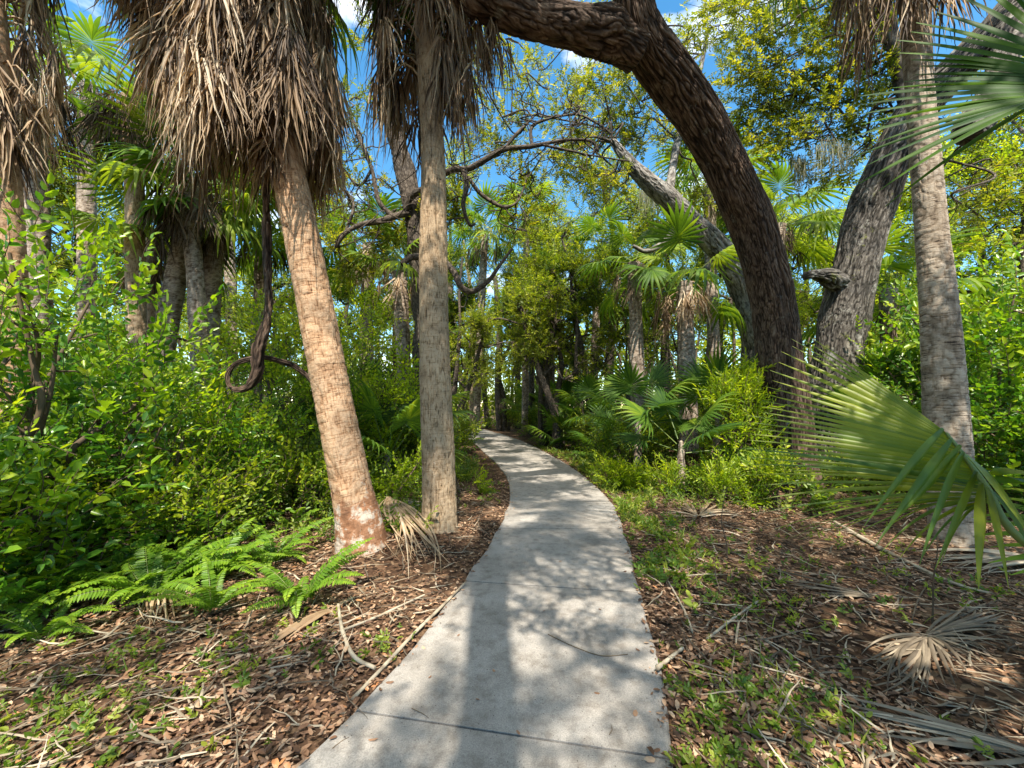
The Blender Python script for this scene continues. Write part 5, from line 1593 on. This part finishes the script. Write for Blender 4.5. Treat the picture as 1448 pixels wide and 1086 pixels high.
crown(root, (0.05, 0.02, 0.4), 5, FR_SHRUB, rH, 20, 75, 0.9, azs=[0.1, -0.6, 0.7, -1.2, 0.4])

# ------------------------------------------------------------------ frond reaching in at the upper right
foot = np.array([3.6, 1.1, 0.0])
root = empty('young_palm', tuple(foot), 'young palm whose narrow-bladed frond reaches in at the upper right across the grey palm', 'palm tree')
mb = MB()
n = 24
hub0 = P(1530, 96, 1.55)
Hk = PP(polyl([(1500, 70, 1.58), (1512, 110, 1.55), (1500, 135, 1.53), (1475, 140, 1.52)], n))
Tk = PP(polyl([(1385, -60, 1.75), (1345, -20, 1.8), (1285, 22, 1.85), (1262, 44, 1.88), (1282, 78, 1.86), (1300, 92, 1.85), (1262, 112, 1.9), (1222, 128, 1.92), (1200, 152, 1.92), (1196, 178, 1.9), (1212, 205, 1.86), (1205, 230, 1.84), (1222, 262, 1.8), (1262, 285, 1.75)], n))
Tk = Tk + (Hk - Tk) * rH.uniform(-0.06, 0.14, n)[:, None]
Ck = (Hk * 0.5 + Tk * 0.5) + np.c_[np.zeros(n), np.zeros(n), np.linspace(0.02, 0.05, n)]
blades(mb, Hk, Ck, Tk, rH.uniform(0.022, 0.034, n), rH, 0.12, fold=0.5, nrm=(-0.1, -0.6, 0.8), tap=0.6)  # low colour value: the frond's shade is put into its blade colour
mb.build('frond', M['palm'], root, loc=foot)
mb = MB()
q, rr = spline([P(1485, 110, 1.54), hub0, P(1640, 90, 1.5), [3.3, 1.2, 2.5], foot + [0, 0, 2.0]], [.012, .014, .016, .02, .024], 0.06)
tube(mb, q, rr, 8)
mb.build('petiole', M['petiole'], root, loc=foot)
mb = MB()
q, rr = spline([foot - [0, 0, 0.1], foot + [0.02, 0, 1.0], foot + [0.0, 0.02, 2.15]], [.17, .15, .12], 0.06)
tube(mb, q, rr, 16, disp=palm_disp(7.3, 0.015, 12))
mb.build('trunk', M['bootbark'], root, loc=foot)
crown(root, (0, 0.02, 2.1), 6, FR_SHRUB, rH, 15, 75, 1.0, azs=[0.1, -0.6, 0.7, -1.2, 0.4, 1.2])

# ------------------------------------------------------------------ fallen dead fronds and sticks
def ground_fan(seed, hubpx, tips, label, w=0.03, n=22, rise=0.06, mat='greythatch', name='dead_frond', rn=0.6, stalk=None, hz=0.03, K2=0.0):
    r = np.random.default_rng(seed)
    h = G(*hubpx); h[2] = gz(h[0], h[1]) + hz
    T = np.array([G(a, b) for a, b in polyl(tips, n)])
    T[:, 2] = gh(T[:, 0], T[:, 1]) + r.uniform(0.005, 0.04, n)
    T = h + (T - h) * r.uniform(0.8, 1.08, n)[:, None]
    T[:, 2] = np.maximum(T[:, 2], gh(T[:, 0], T[:, 1]) + 0.008)
    H = h + (T - h) * 0.06 + r.normal(0, 0.012, (n, 3)) * [1, 1, 0.4]
    side = np.cross(T - h, [0, 0, 1.0])
    C = H * 0.45 + T * 0.55 + side * r.normal(0, 0.10, n)[:, None] + np.c_[np.zeros(n), np.zeros(n), r.uniform(0.3, 1.2, n) * rise]
    mb = MB()
    blades(mb, H, C, T, w * r.uniform(0.7, 1.25, n), r, rn, nrm=(0, -0.15, 1), fold=0.35)
    if stalk is not None:
        s = G(*stalk); s[2] = gz(s[0], s[1]) + 0.02
        q, rr = spline(wiggle(h, s, r, 0.03, 4), [.009, .011, .013, .016], 0.06)
        tube(mb, q, rr, 7, rnd=rn)
    o = mb.build(name, M[mat], loc=(h[0], h[1], 0))
    return tag(o, label, 'dead frond')


ground_fan(1001, (545, 734), [(560, 812), (590, 815), (612, 812), (632, 806), (640, 800)], 'tan dead fan frond leaning between the feet of the two near palms', 0.035, 26, 0.16, 'thatch', rn=0.72, hz=0.30)
ground_fan(1002, (988, 738), [(925, 736), (940, 722), (965, 712), (1000, 708), (1030, 720), (1060, 738)], 'tan star-shaped dead fan lying below the lime shrub right of the path', 0.035, 18, 0.12, 'thatch', rn=0.75, hz=0.05)
ground_fan(1003, (1312, 902), [(1215, 915), (1225, 945), (1240, 975), (1290, 985), (1340, 980), (1400, 960), (1440, 925), (1448, 890), (1420, 868), (1370, 858)], 'big grey dead fan frond sprawled flat on the litter at the lower right', 0.022, 46, 0.06, 'greythatch', rn=0.3, stalk=(1470, 800))
ground_fan(1004, (1470, 1068), [(1170, 985), (1165, 1000), (1200, 1010), (1240, 1040), (1330, 1080)], 'long pale dead frond blades lying in the bottom right corner', 0.028, 9, 0.05, 'greythatch', rn=0.5)
ground_fan(1005, (1480, 800), [(1300, 780), (1310, 790), (1330, 805), (1380, 820)], 'grey dead frond under the drooping green blades at the right edge', 0.03, 26, 0.10, 'greythatch', rn=0.6)
ground_fan(1006, (470, 868), [(372, 918), (376, 922), (384, 925)], 'folded tan dead frond at the right end of the fern patch', 0.05, 8, 0.04, 'thatch', rn=0.7, stalk=(500, 850))
ground_fan(1007, (222, 832), [(190, 890), (205, 895), (222, 898), (240, 892), (258, 880), (262, 850)], 'small pale dead fan half hidden under the bright sword fern', 0.022, 16, 0.1, 'thatch', rn=0.75)
ground_fan(1009, (700, 690) if False else (600, 712), [(545, 745), (530, 735), (525, 722), (540, 712)], 'pale dead frond lying between the two near palms in the shade', 0.035, 14, 0.06, 'greythatch', rn=0.65)
ground_fan(1011, (1240, 850), [(1060, 800), (1075, 815), (1100, 830), (1140, 850)], 'weathered dead frond lying across the middle of the right side litter', 0.02, 11, 0.03, 'greythatch', rn=0.3)


def stick(l, label, r=0.01, mat='twigwood', name='fallen_stick', rnd=0.8, cat='stick', hz=0.02, seed=1, arch=0.0):
    p = []
    for k, (a, b) in enumerate(l):
        g = G(a, b); g[2] = max(gz(g[0], g[1]), _ZT if on_path(g[:1], g[1:2])[0] else -1) + hz + r + arch * math.sin(PI * k / max(1, len(l) - 1))
        p.append(g)
    mb = MB()
    q, rr = spline(p, np.linspace(r * 1.2, r * 0.6, len(p)), 0.03)
    tube(mb, q, rr, 8, rnd=rnd, disp=oak_disp(seed, r * 0.25, 6, 9))
    o = mb.build(name, M[mat])
    return tag(o, label, cat)


stick([(478, 862), (484, 900), (500, 938), (530, 955)], 'curved bare stick bent towards the path left of the first joint', 0.011, 'greythatch', rnd=0.3)
stick([(498, 1000), (540, 955), (585, 905), (620, 870), (660, 832)], 'long dead stalk lying along the left edge of the path', 0.010, 'greythatch', rnd=0.3)
stick([(470, 905), (530, 880), (575, 858), (600, 846)], 'pale stalk on the brown litter between the ferns and the path', 0.008, 'greythatch', rnd=0.35)
stick([(1180, 738), (1230, 768), (1280, 798), (1345, 830), (1420, 850)], 'long pale dead stalk lying diagonally below the big fan frond', 0.017, 'greythatch', rnd=0.55)
stick([(945, 830), (968, 870), (980, 905)], 'thin curved twig at the right edge of the path by the second joint', 0.007, 'greythatch', rnd=0.5)
stick([(1000, 915), (1040, 880), (1072, 858)], 'pale forked-looking stalk lying on the right litter', 0.008, 'greythatch', rnd=0.45)
stick([(930, 962), (945, 945), (966, 930)], 'short pale stub of stalk at the right path edge', 0.014, 'greythatch', rnd=0.75)
stick([(775, 905), (810, 922), (850, 936), (888, 934)], 'long thin needle-like twig lying on the concrete', 0.003, 'twigwood', rnd=0.2, hz=0.0)
stick([(582, 1012), (598, 1020), (606, 1026)], 'tiny dark twig on the path joint nearest the viewer', 0.002, 'twigwood', rnd=0.3, hz=0.0)
stick([(470, 1070), (482, 1060), (493, 1054)], 'short dark twig on the concrete at the bottom left of the path', 0.002, 'twigwood', rnd=0.2, hz=0.0)
stick([(862, 1050), (866, 1042), (864, 1035)], 'small curled twig on the concrete near the bottom right of the path', 0.002, 'twigwood', rnd=0.2, hz=0.0)
stick([(1290, 880), (1300, 850), (1322, 812)], 'thin dark stem standing in the litter left of the grey dead fan', 0.005, 'twigwood', rnd=0.5)

# two slender saplings in the right litter
for i, (b, tpx, lab) in enumerate([((1028, 792), (1028, 690, None), 'slender leafless sapling stem standing in the litter below the tan star-shaped fan'), ((1318, 880), (1326, 760, None), 'thin sapling stem standing behind the grey dead fan')]):
    g = G(*b)
    p1 = P(tpx[0], tpx[1], g[1])
    mb = MB()
    q, rr = spline(wiggle(g - [0, 0, 0.02], p1, rH, 0.03, 5), [.007, .006, .005, .004, .003], 0.04)
    tube(mb, q, rr, 6, rnd=0.3)
    o = mb.build('sapling', M['twigwood'])
    tag(o, lab, 'sapling')

# ------------------------------------------------------------------ hanging moss
def moss(seed, pts, label):
    r = np.random.default_rng(seed)
    mb = MB()
    p = PP(pts)
    n = 160
    s = polyl(p, n) + r.normal(0, 0.06, (n, 3))
    strips(mb, s, np.tile([0, 0, -1.0], (n, 1)) + r.normal(0, 0.12, (n, 3)), r.uniform(0.25, 1.0, n), 0.012, r, grav=0.4, wave=0.12, st_n=6, fold=0.5, taper=0.2)
    o = mb.build('hanging_moss', M['moss'])
    tag(o, label, 'moss')


moss(1101, [(1150, 205, 8.6), (1180, 200, 8.6), (1205, 206, 8.6)], 'grey moss hanging in the leaves above the grey oak')
moss(1102, [(1120, 222, 9.2), (1138, 226, 9.2)], 'thin grey moss strands hanging between the two oaks')
moss(1103, [(905, 268, 11.7), (935, 270, 11.7)], 'grey moss hanging from the top bend of the pale leaning trunk')

# ------------------------------------------------------------------ litter, weeds
rL = np.random.default_rng(1200)
LT_ = []
for k in range(8):
    v, q = leaf_shape(1.0, rL.uniform(0.19, 0.27), rL.uniform(-0.5, 0.9), rL.uniform(-0.25, 0.4), 'oval')
    LT_.append(Tpl(v, q, np.full(6, 0.5), np.zeros(2)))


def ground_pts(n, y0, y1, pw, half=1.55):
    y = y0 + (y1 - y0) * rL.uniform(0, 1, n) ** pw
    x = rL.uniform(-1, 1, n) * (half * y + 0.8)
    return x, y


x, y = ground_pts(140000, 0.9, 9.5, 1.6)
dens = 0.5 + 0.7 * fbm(np.c_[x * 0.8, y * 0.8, x * 0], 2)
ok = ~on_path(x, y) & (rL.uniform(0, 1, len(x)) < np.clip(dens * 1.1 + 0.2, 0.1, 1))
x, y = x[ok], y[ok]
z = gh(x, y) + rL.uniform(0.003, 0.03, len(x))
a = rL.uniform(0, 2 * PI, len(x))
mb = MB()
place(mb, LT_, np.c_[x, y, z], np.c_[np.cos(a), np.sin(a), rL.normal(0, 0.15, len(x))], 0.015 + 0.048 * rL.uniform(0, 1, len(x)) ** 1.3, rL, jit=0.22, rvar=0.0)
# leaves that strayed over the path edge
n = 2600
i = rL.integers(0, len(PATHL) - 1, n)
E = np.where(rL.uniform(0, 1, n)[:, None] < 0.5, PATHL[i], PATHR[i]) + rL.normal(0, 0.045, (n, 2))
a = rL.uniform(0, 2 * PI, n)
place(mb, LT_, np.c_[E, np.full(n, _ZT + 0.006)], np.c_[np.cos(a), np.sin(a), rL.normal(0, 0.08, n)], 0.012 + 0.05 * rL.uniform(0, 1, n) ** 2, rL, jit=0.12, rvar=0.0)
# dry blade pieces among the leaves
x, y = ground_pts(5200, 0.9, 8.5, 1.4)
ok = ~on_path(x, y) & (edge_dist(x, y) > 0.18)
x, y = x[ok], y[ok]
a = rL.uniform(0, 2 * PI, len(x))
tm_ = MB()
strips(tm_, np.c_[x, y, gh(x, y) + rL.uniform(0.012, 0.04, len(x))], np.c_[np.cos(a), np.sin(a), rL.normal(0, 0.05, len(x))], rL.uniform(0.12, 0.5, len(x)) , rL.uniform(0.006, 0.018, len(x)), rL, grav=0.05, wave=0.2, st_n=6, fold=0.35, rnd=rL.uniform(0, 1, len(x)) ** 1.7)
V = tm_.V[0]
V[:, 2] = np.maximum(V[:, 2], gh(V[:, 0], V[:, 1]) + 0.004)
mb.add(V, tm_.Q[0], rnd=tm_.R[0], qm=1)
o = mb.build('leaf_litter', [M['litter'], M['greythatch']])
tag(o, 'brown fallen leaves and dry palm strips covering the ground on both sides of the path', 'leaf litter', kind='stuff')

# single leaves lying on the concrete
for k, (px, py, L) in enumerate([(545, 975, .05), (566, 948, .04), (650, 905, .03), (520, 1058, .05), (700, 960, .03), (770, 870, .03), (840, 990, .04), (735, 1052, .03), (900, 1015, .05), (790, 800, .04), (905, 930, .035), (610, 965, .03), (672, 1000, .025), (850, 870, .03)]):
    g = G(px, py)
    mb = MB()
    a = k * 2.1
    place(mb, LT_, [[0, 0, 0.006]], [[math.cos(a), math.sin(a), 0.02]], [L], rL, jit=0.1, rbase=[0.35 + 0.6 * (k % 5) / 5])
    o = mb.build('fallen_leaf', M['litter'])
    o.location = (g[0], g[1], _ZT)
    tag(o, 'small dry brown leaf lying alone on the concrete path', 'leaf', 'fallen leaves on the concrete')

# weeds
mb = MB()
def weeds(n, cx, cy, sx, sy, smin=0.35, smax=0.85, base=None):
    n = int(n * 0.42)
    x = rL.normal(cx, sx * 1.5, n); y = rL.normal(cy, sy * 1.5, n)
    ok = ~on_path(x, y) & (y > 0.8)
    x, y = x[ok], y[ok]
    place(mb, T_WEED, np.c_[x, y, gh(x, y) + 0.015], np.c_[rL.normal(0, 0.6, (len(x), 2)), np.full(len(x), 0.7)], rL.uniform(smin, smax, len(x)), rL, jit=0.4)
for (px, py, n, sx, sy) in [(1060, 1000, 260, .22, .18), (1110, 1040, 200, .2, .12), (960, 800, 200, .3, .3), (890, 745, 160, .15, .3), (1090, 870, 160, .35, .25), (1000, 1075, 150, .12, .08), (60, 1010, 260, .4, .2), (230, 960, 180, .4, .2), (20, 1060, 160, .2, .1),
                            (545, 915, 40, .05, .06), (640, 690, 200, .2, .5), (670, 660, 220, .25, .8), (690, 700, 120, .1, .3), (840, 650, 300, .4, 1.2), (860, 690, 240, .3, .6), (1150, 800, 140, .4, .2), (1400, 840, 140, .3, .2), (350, 930, 120, .4, .15), (940, 700, 260, .5, .5), (800, 628, 200, .6, 2.0), (1200, 760, 120, .4, .3)]:
    g = G(px, py)
    weeds(n, g[0], g[1], sx, sy)
# broad-leaved weeds under the bushes
x = np.r_[rL.uniform(-6, -0.9, 2600), rL.uniform(1.6, 7, 1500)]
y = np.r_[rL.uniform(4.6, 11, 2600), rL.uniform(6.0, 13, 1500)]
ok = ~on_path(x, y) & (edge_dist(x, y) > 0.35) & (fbm(np.c_[x, y, x * 0], 2) > -0.15)
x, y = x[ok], y[ok]
place(mb, T_MID, np.c_[x, y, gh(x, y) + 0.03], np.c_[rL.normal(0, 0.6, (len(x), 2)), np.full(len(x), 0.8)], rL.uniform(0.6, 1.2, len(x)), rL, jit=0.4)
# yellow-green grassy verge
gx_, gy_ = [], []
for (px, py, n, sx, sy) in [(850, 655, 500, .4, .8), (815, 632, 300, .5, 1.5), (662, 672, 420, .2, .5), (600, 650, 200, .3, 1.0), (900, 690, 300, .4, .4), (980, 690, 260, .4, .3), (1070, 1010, 50, .25, .15), (90, 1000, 60, .4, .15), (1100, 870, 50, .4, .2), (560, 640, 300, .6, 1.0)]:
    g = G(px, py)
    gx_.append(rL.normal(g[0], sx, n)); gy_.append(rL.normal(g[1], sy, n))
x, y = np.concatenate(gx_), np.concatenate(gy_)
ok = ~on_path(x, y) & (y > 0.8)
x, y = x[ok], y[ok]
strips(mb, np.c_[x, y, gh(x, y)], np.c_[rL.normal(0, 0.5, (len(x), 2)), np.ones(len(x))], rL.uniform(0.05, 0.17, len(x)), 0.009, rL, grav=0.9, wave=0.05, st_n=4, fold=0.3, rnd=np.clip(rL.normal(0.75, 0.2, len(x)), 0, 1))
i = rL.integers(np.argmax(PATHR[:, 1] > 3.6), np.argmax(PATHR[:, 1] > 17), 2600)
x = PATHR[i, 0] + 0.06 + np.abs(rL.normal(0, 0.45, 2600)) * (0.4 + PATHR[i, 1] * 0.09)
y = PATHR[i, 1] + rL.normal(0, 0.25, 2600)
ok = ~on_path(x, y) & (fbm(np.c_[x * 1.5, y * 1.5, x * 0], 2) > -0.25)
x, y = x[ok], y[ok]
strips(mb, np.c_[x, y, gh(x, y)], np.c_[rL.normal(0, 0.5, (len(x), 2)), np.ones(len(x))], rL.uniform(0.05, 0.18, len(x)), 0.010, rL, grav=0.9, wave=0.05, st_n=4, fold=0.3, rnd=np.clip(rL.normal(0.75, 0.2, len(x)), 0, 1))
k_ = len(x) // 3
place(mb, T_WEED, np.c_[x[:k_], y[:k_], gh(x[:k_], y[:k_]) + 0.02], np.c_[rL.normal(0, 0.6, (k_, 2)), np.full(k_, 0.7)], rL.uniform(0.6, 1.5, k_), rL, jit=0.4)
o = mb.build('weeds', [M['grass'], M['petiole']])
tag(o, 'small green weeds and grass tufts scattered on the litter and verges', 'weeds', kind='stuff')

# ------------------------------------------------------------------ sky, sun, camera
SUN_EL, SUN_AZ = math.radians(57), math.radians(177.5)     # azimuth measured from +Y towards +X: the sun stands behind the viewer
sd = Vector((math.sin(SUN_AZ) * math.cos(SUN_EL), math.cos(SUN_AZ) * math.cos(SUN_EL), math.sin(SUN_EL)))
w = bpy.data.worlds.new('World')
scene.world = w
w.use_nodes = True
N, L = w.node_tree.nodes, w.node_tree.links
N.clear()
out = N.new('ShaderNodeOutputWorld')
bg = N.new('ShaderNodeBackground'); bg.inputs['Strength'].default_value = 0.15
sky = N.new('ShaderNodeTexSky'); sky.sky_type = 'NISHITA'; sky.sun_disc = False
sky.sun_elevation = SUN_EL; sky.sun_rotation = SUN_AZ
sky.altitude = 200; sky.air_density = 1.0; sky.dust_density = 0.0; sky.ozone_density = 1.2
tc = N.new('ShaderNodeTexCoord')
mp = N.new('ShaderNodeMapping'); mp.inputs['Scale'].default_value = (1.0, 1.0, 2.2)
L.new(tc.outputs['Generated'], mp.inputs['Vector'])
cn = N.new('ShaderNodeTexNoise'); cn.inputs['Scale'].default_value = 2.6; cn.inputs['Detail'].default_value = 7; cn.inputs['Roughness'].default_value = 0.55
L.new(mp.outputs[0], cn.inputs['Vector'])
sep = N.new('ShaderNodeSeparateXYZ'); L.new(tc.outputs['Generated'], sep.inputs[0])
zr = N.new('ShaderNodeMapRange'); zr.interpolation_type = 'SMOOTHSTEP'; zr.inputs['From Min'].default_value = 0.72; zr.inputs['From Max'].default_value = 0.9; zr.inputs['To Max'].default_value = 0.32  # extra cloud added towards the zenith, out of view, to whiten the fill light
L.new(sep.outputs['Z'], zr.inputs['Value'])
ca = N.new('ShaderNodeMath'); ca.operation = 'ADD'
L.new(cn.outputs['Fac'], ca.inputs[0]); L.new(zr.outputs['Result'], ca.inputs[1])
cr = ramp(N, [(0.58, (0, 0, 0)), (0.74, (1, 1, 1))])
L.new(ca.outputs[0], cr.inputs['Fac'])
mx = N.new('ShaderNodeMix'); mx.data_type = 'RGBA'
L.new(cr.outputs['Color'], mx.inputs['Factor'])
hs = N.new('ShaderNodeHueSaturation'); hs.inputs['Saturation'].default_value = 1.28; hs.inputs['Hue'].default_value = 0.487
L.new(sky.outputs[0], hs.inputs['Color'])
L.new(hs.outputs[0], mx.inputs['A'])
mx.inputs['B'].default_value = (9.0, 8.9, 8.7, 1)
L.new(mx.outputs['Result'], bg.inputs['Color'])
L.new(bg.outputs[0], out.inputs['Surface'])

sl = bpy.data.lights.new('sun', 'SUN')
sl.energy = 5.0
sl.angle = math.radians(0.5)
sl.color = (1.0, 0.92, 0.79)
so = bpy.data.objects.new('sun', sl)
COL.objects.link(so)
so.rotation_euler = (-sd).to_track_quat('-Z', 'Y').to_euler()
so.location = (0, -10, 20)

cam = bpy.data.cameras.new('camera')
cam.sensor_width = 36.0
cam.sensor_fit = 'HORIZONTAL'
cam.lens = 36.0 * FPX / 1448.0
cam.clip_start = 0.05
cam.clip_end = 2000
co = bpy.data.objects.new('camera', cam)
COL.objects.link(co)
co.location = (0, 0, CAMH)
co.rotation_euler = (PI / 2 + TH, 0, 0)
scene.camera = co

scene.view_settings.view_transform = 'Standard'
scene.view_settings.look = 'None'
scene.view_settings.exposure = 1.18
scene.view_settings.gamma = 1.0
scene.render.film_transparent = False
c = scene.cycles
c.use_denoising = True
try:
    c.denoiser = 'OPENIMAGEDENOISE'
    c.denoising_prefilter = 'ACCURATE'
except Exception:
    pass
c.max_bounces = 8
c.diffuse_bounces = 2
c.glossy_bounces = 2
c.transmission_bounces = 5
c.transparent_max_bounces = 4
c.caustics_reflective = False
c.caustics_refractive = False
c.sample_clamp_indirect = 6.0
scene.render.use_persistent_data = False
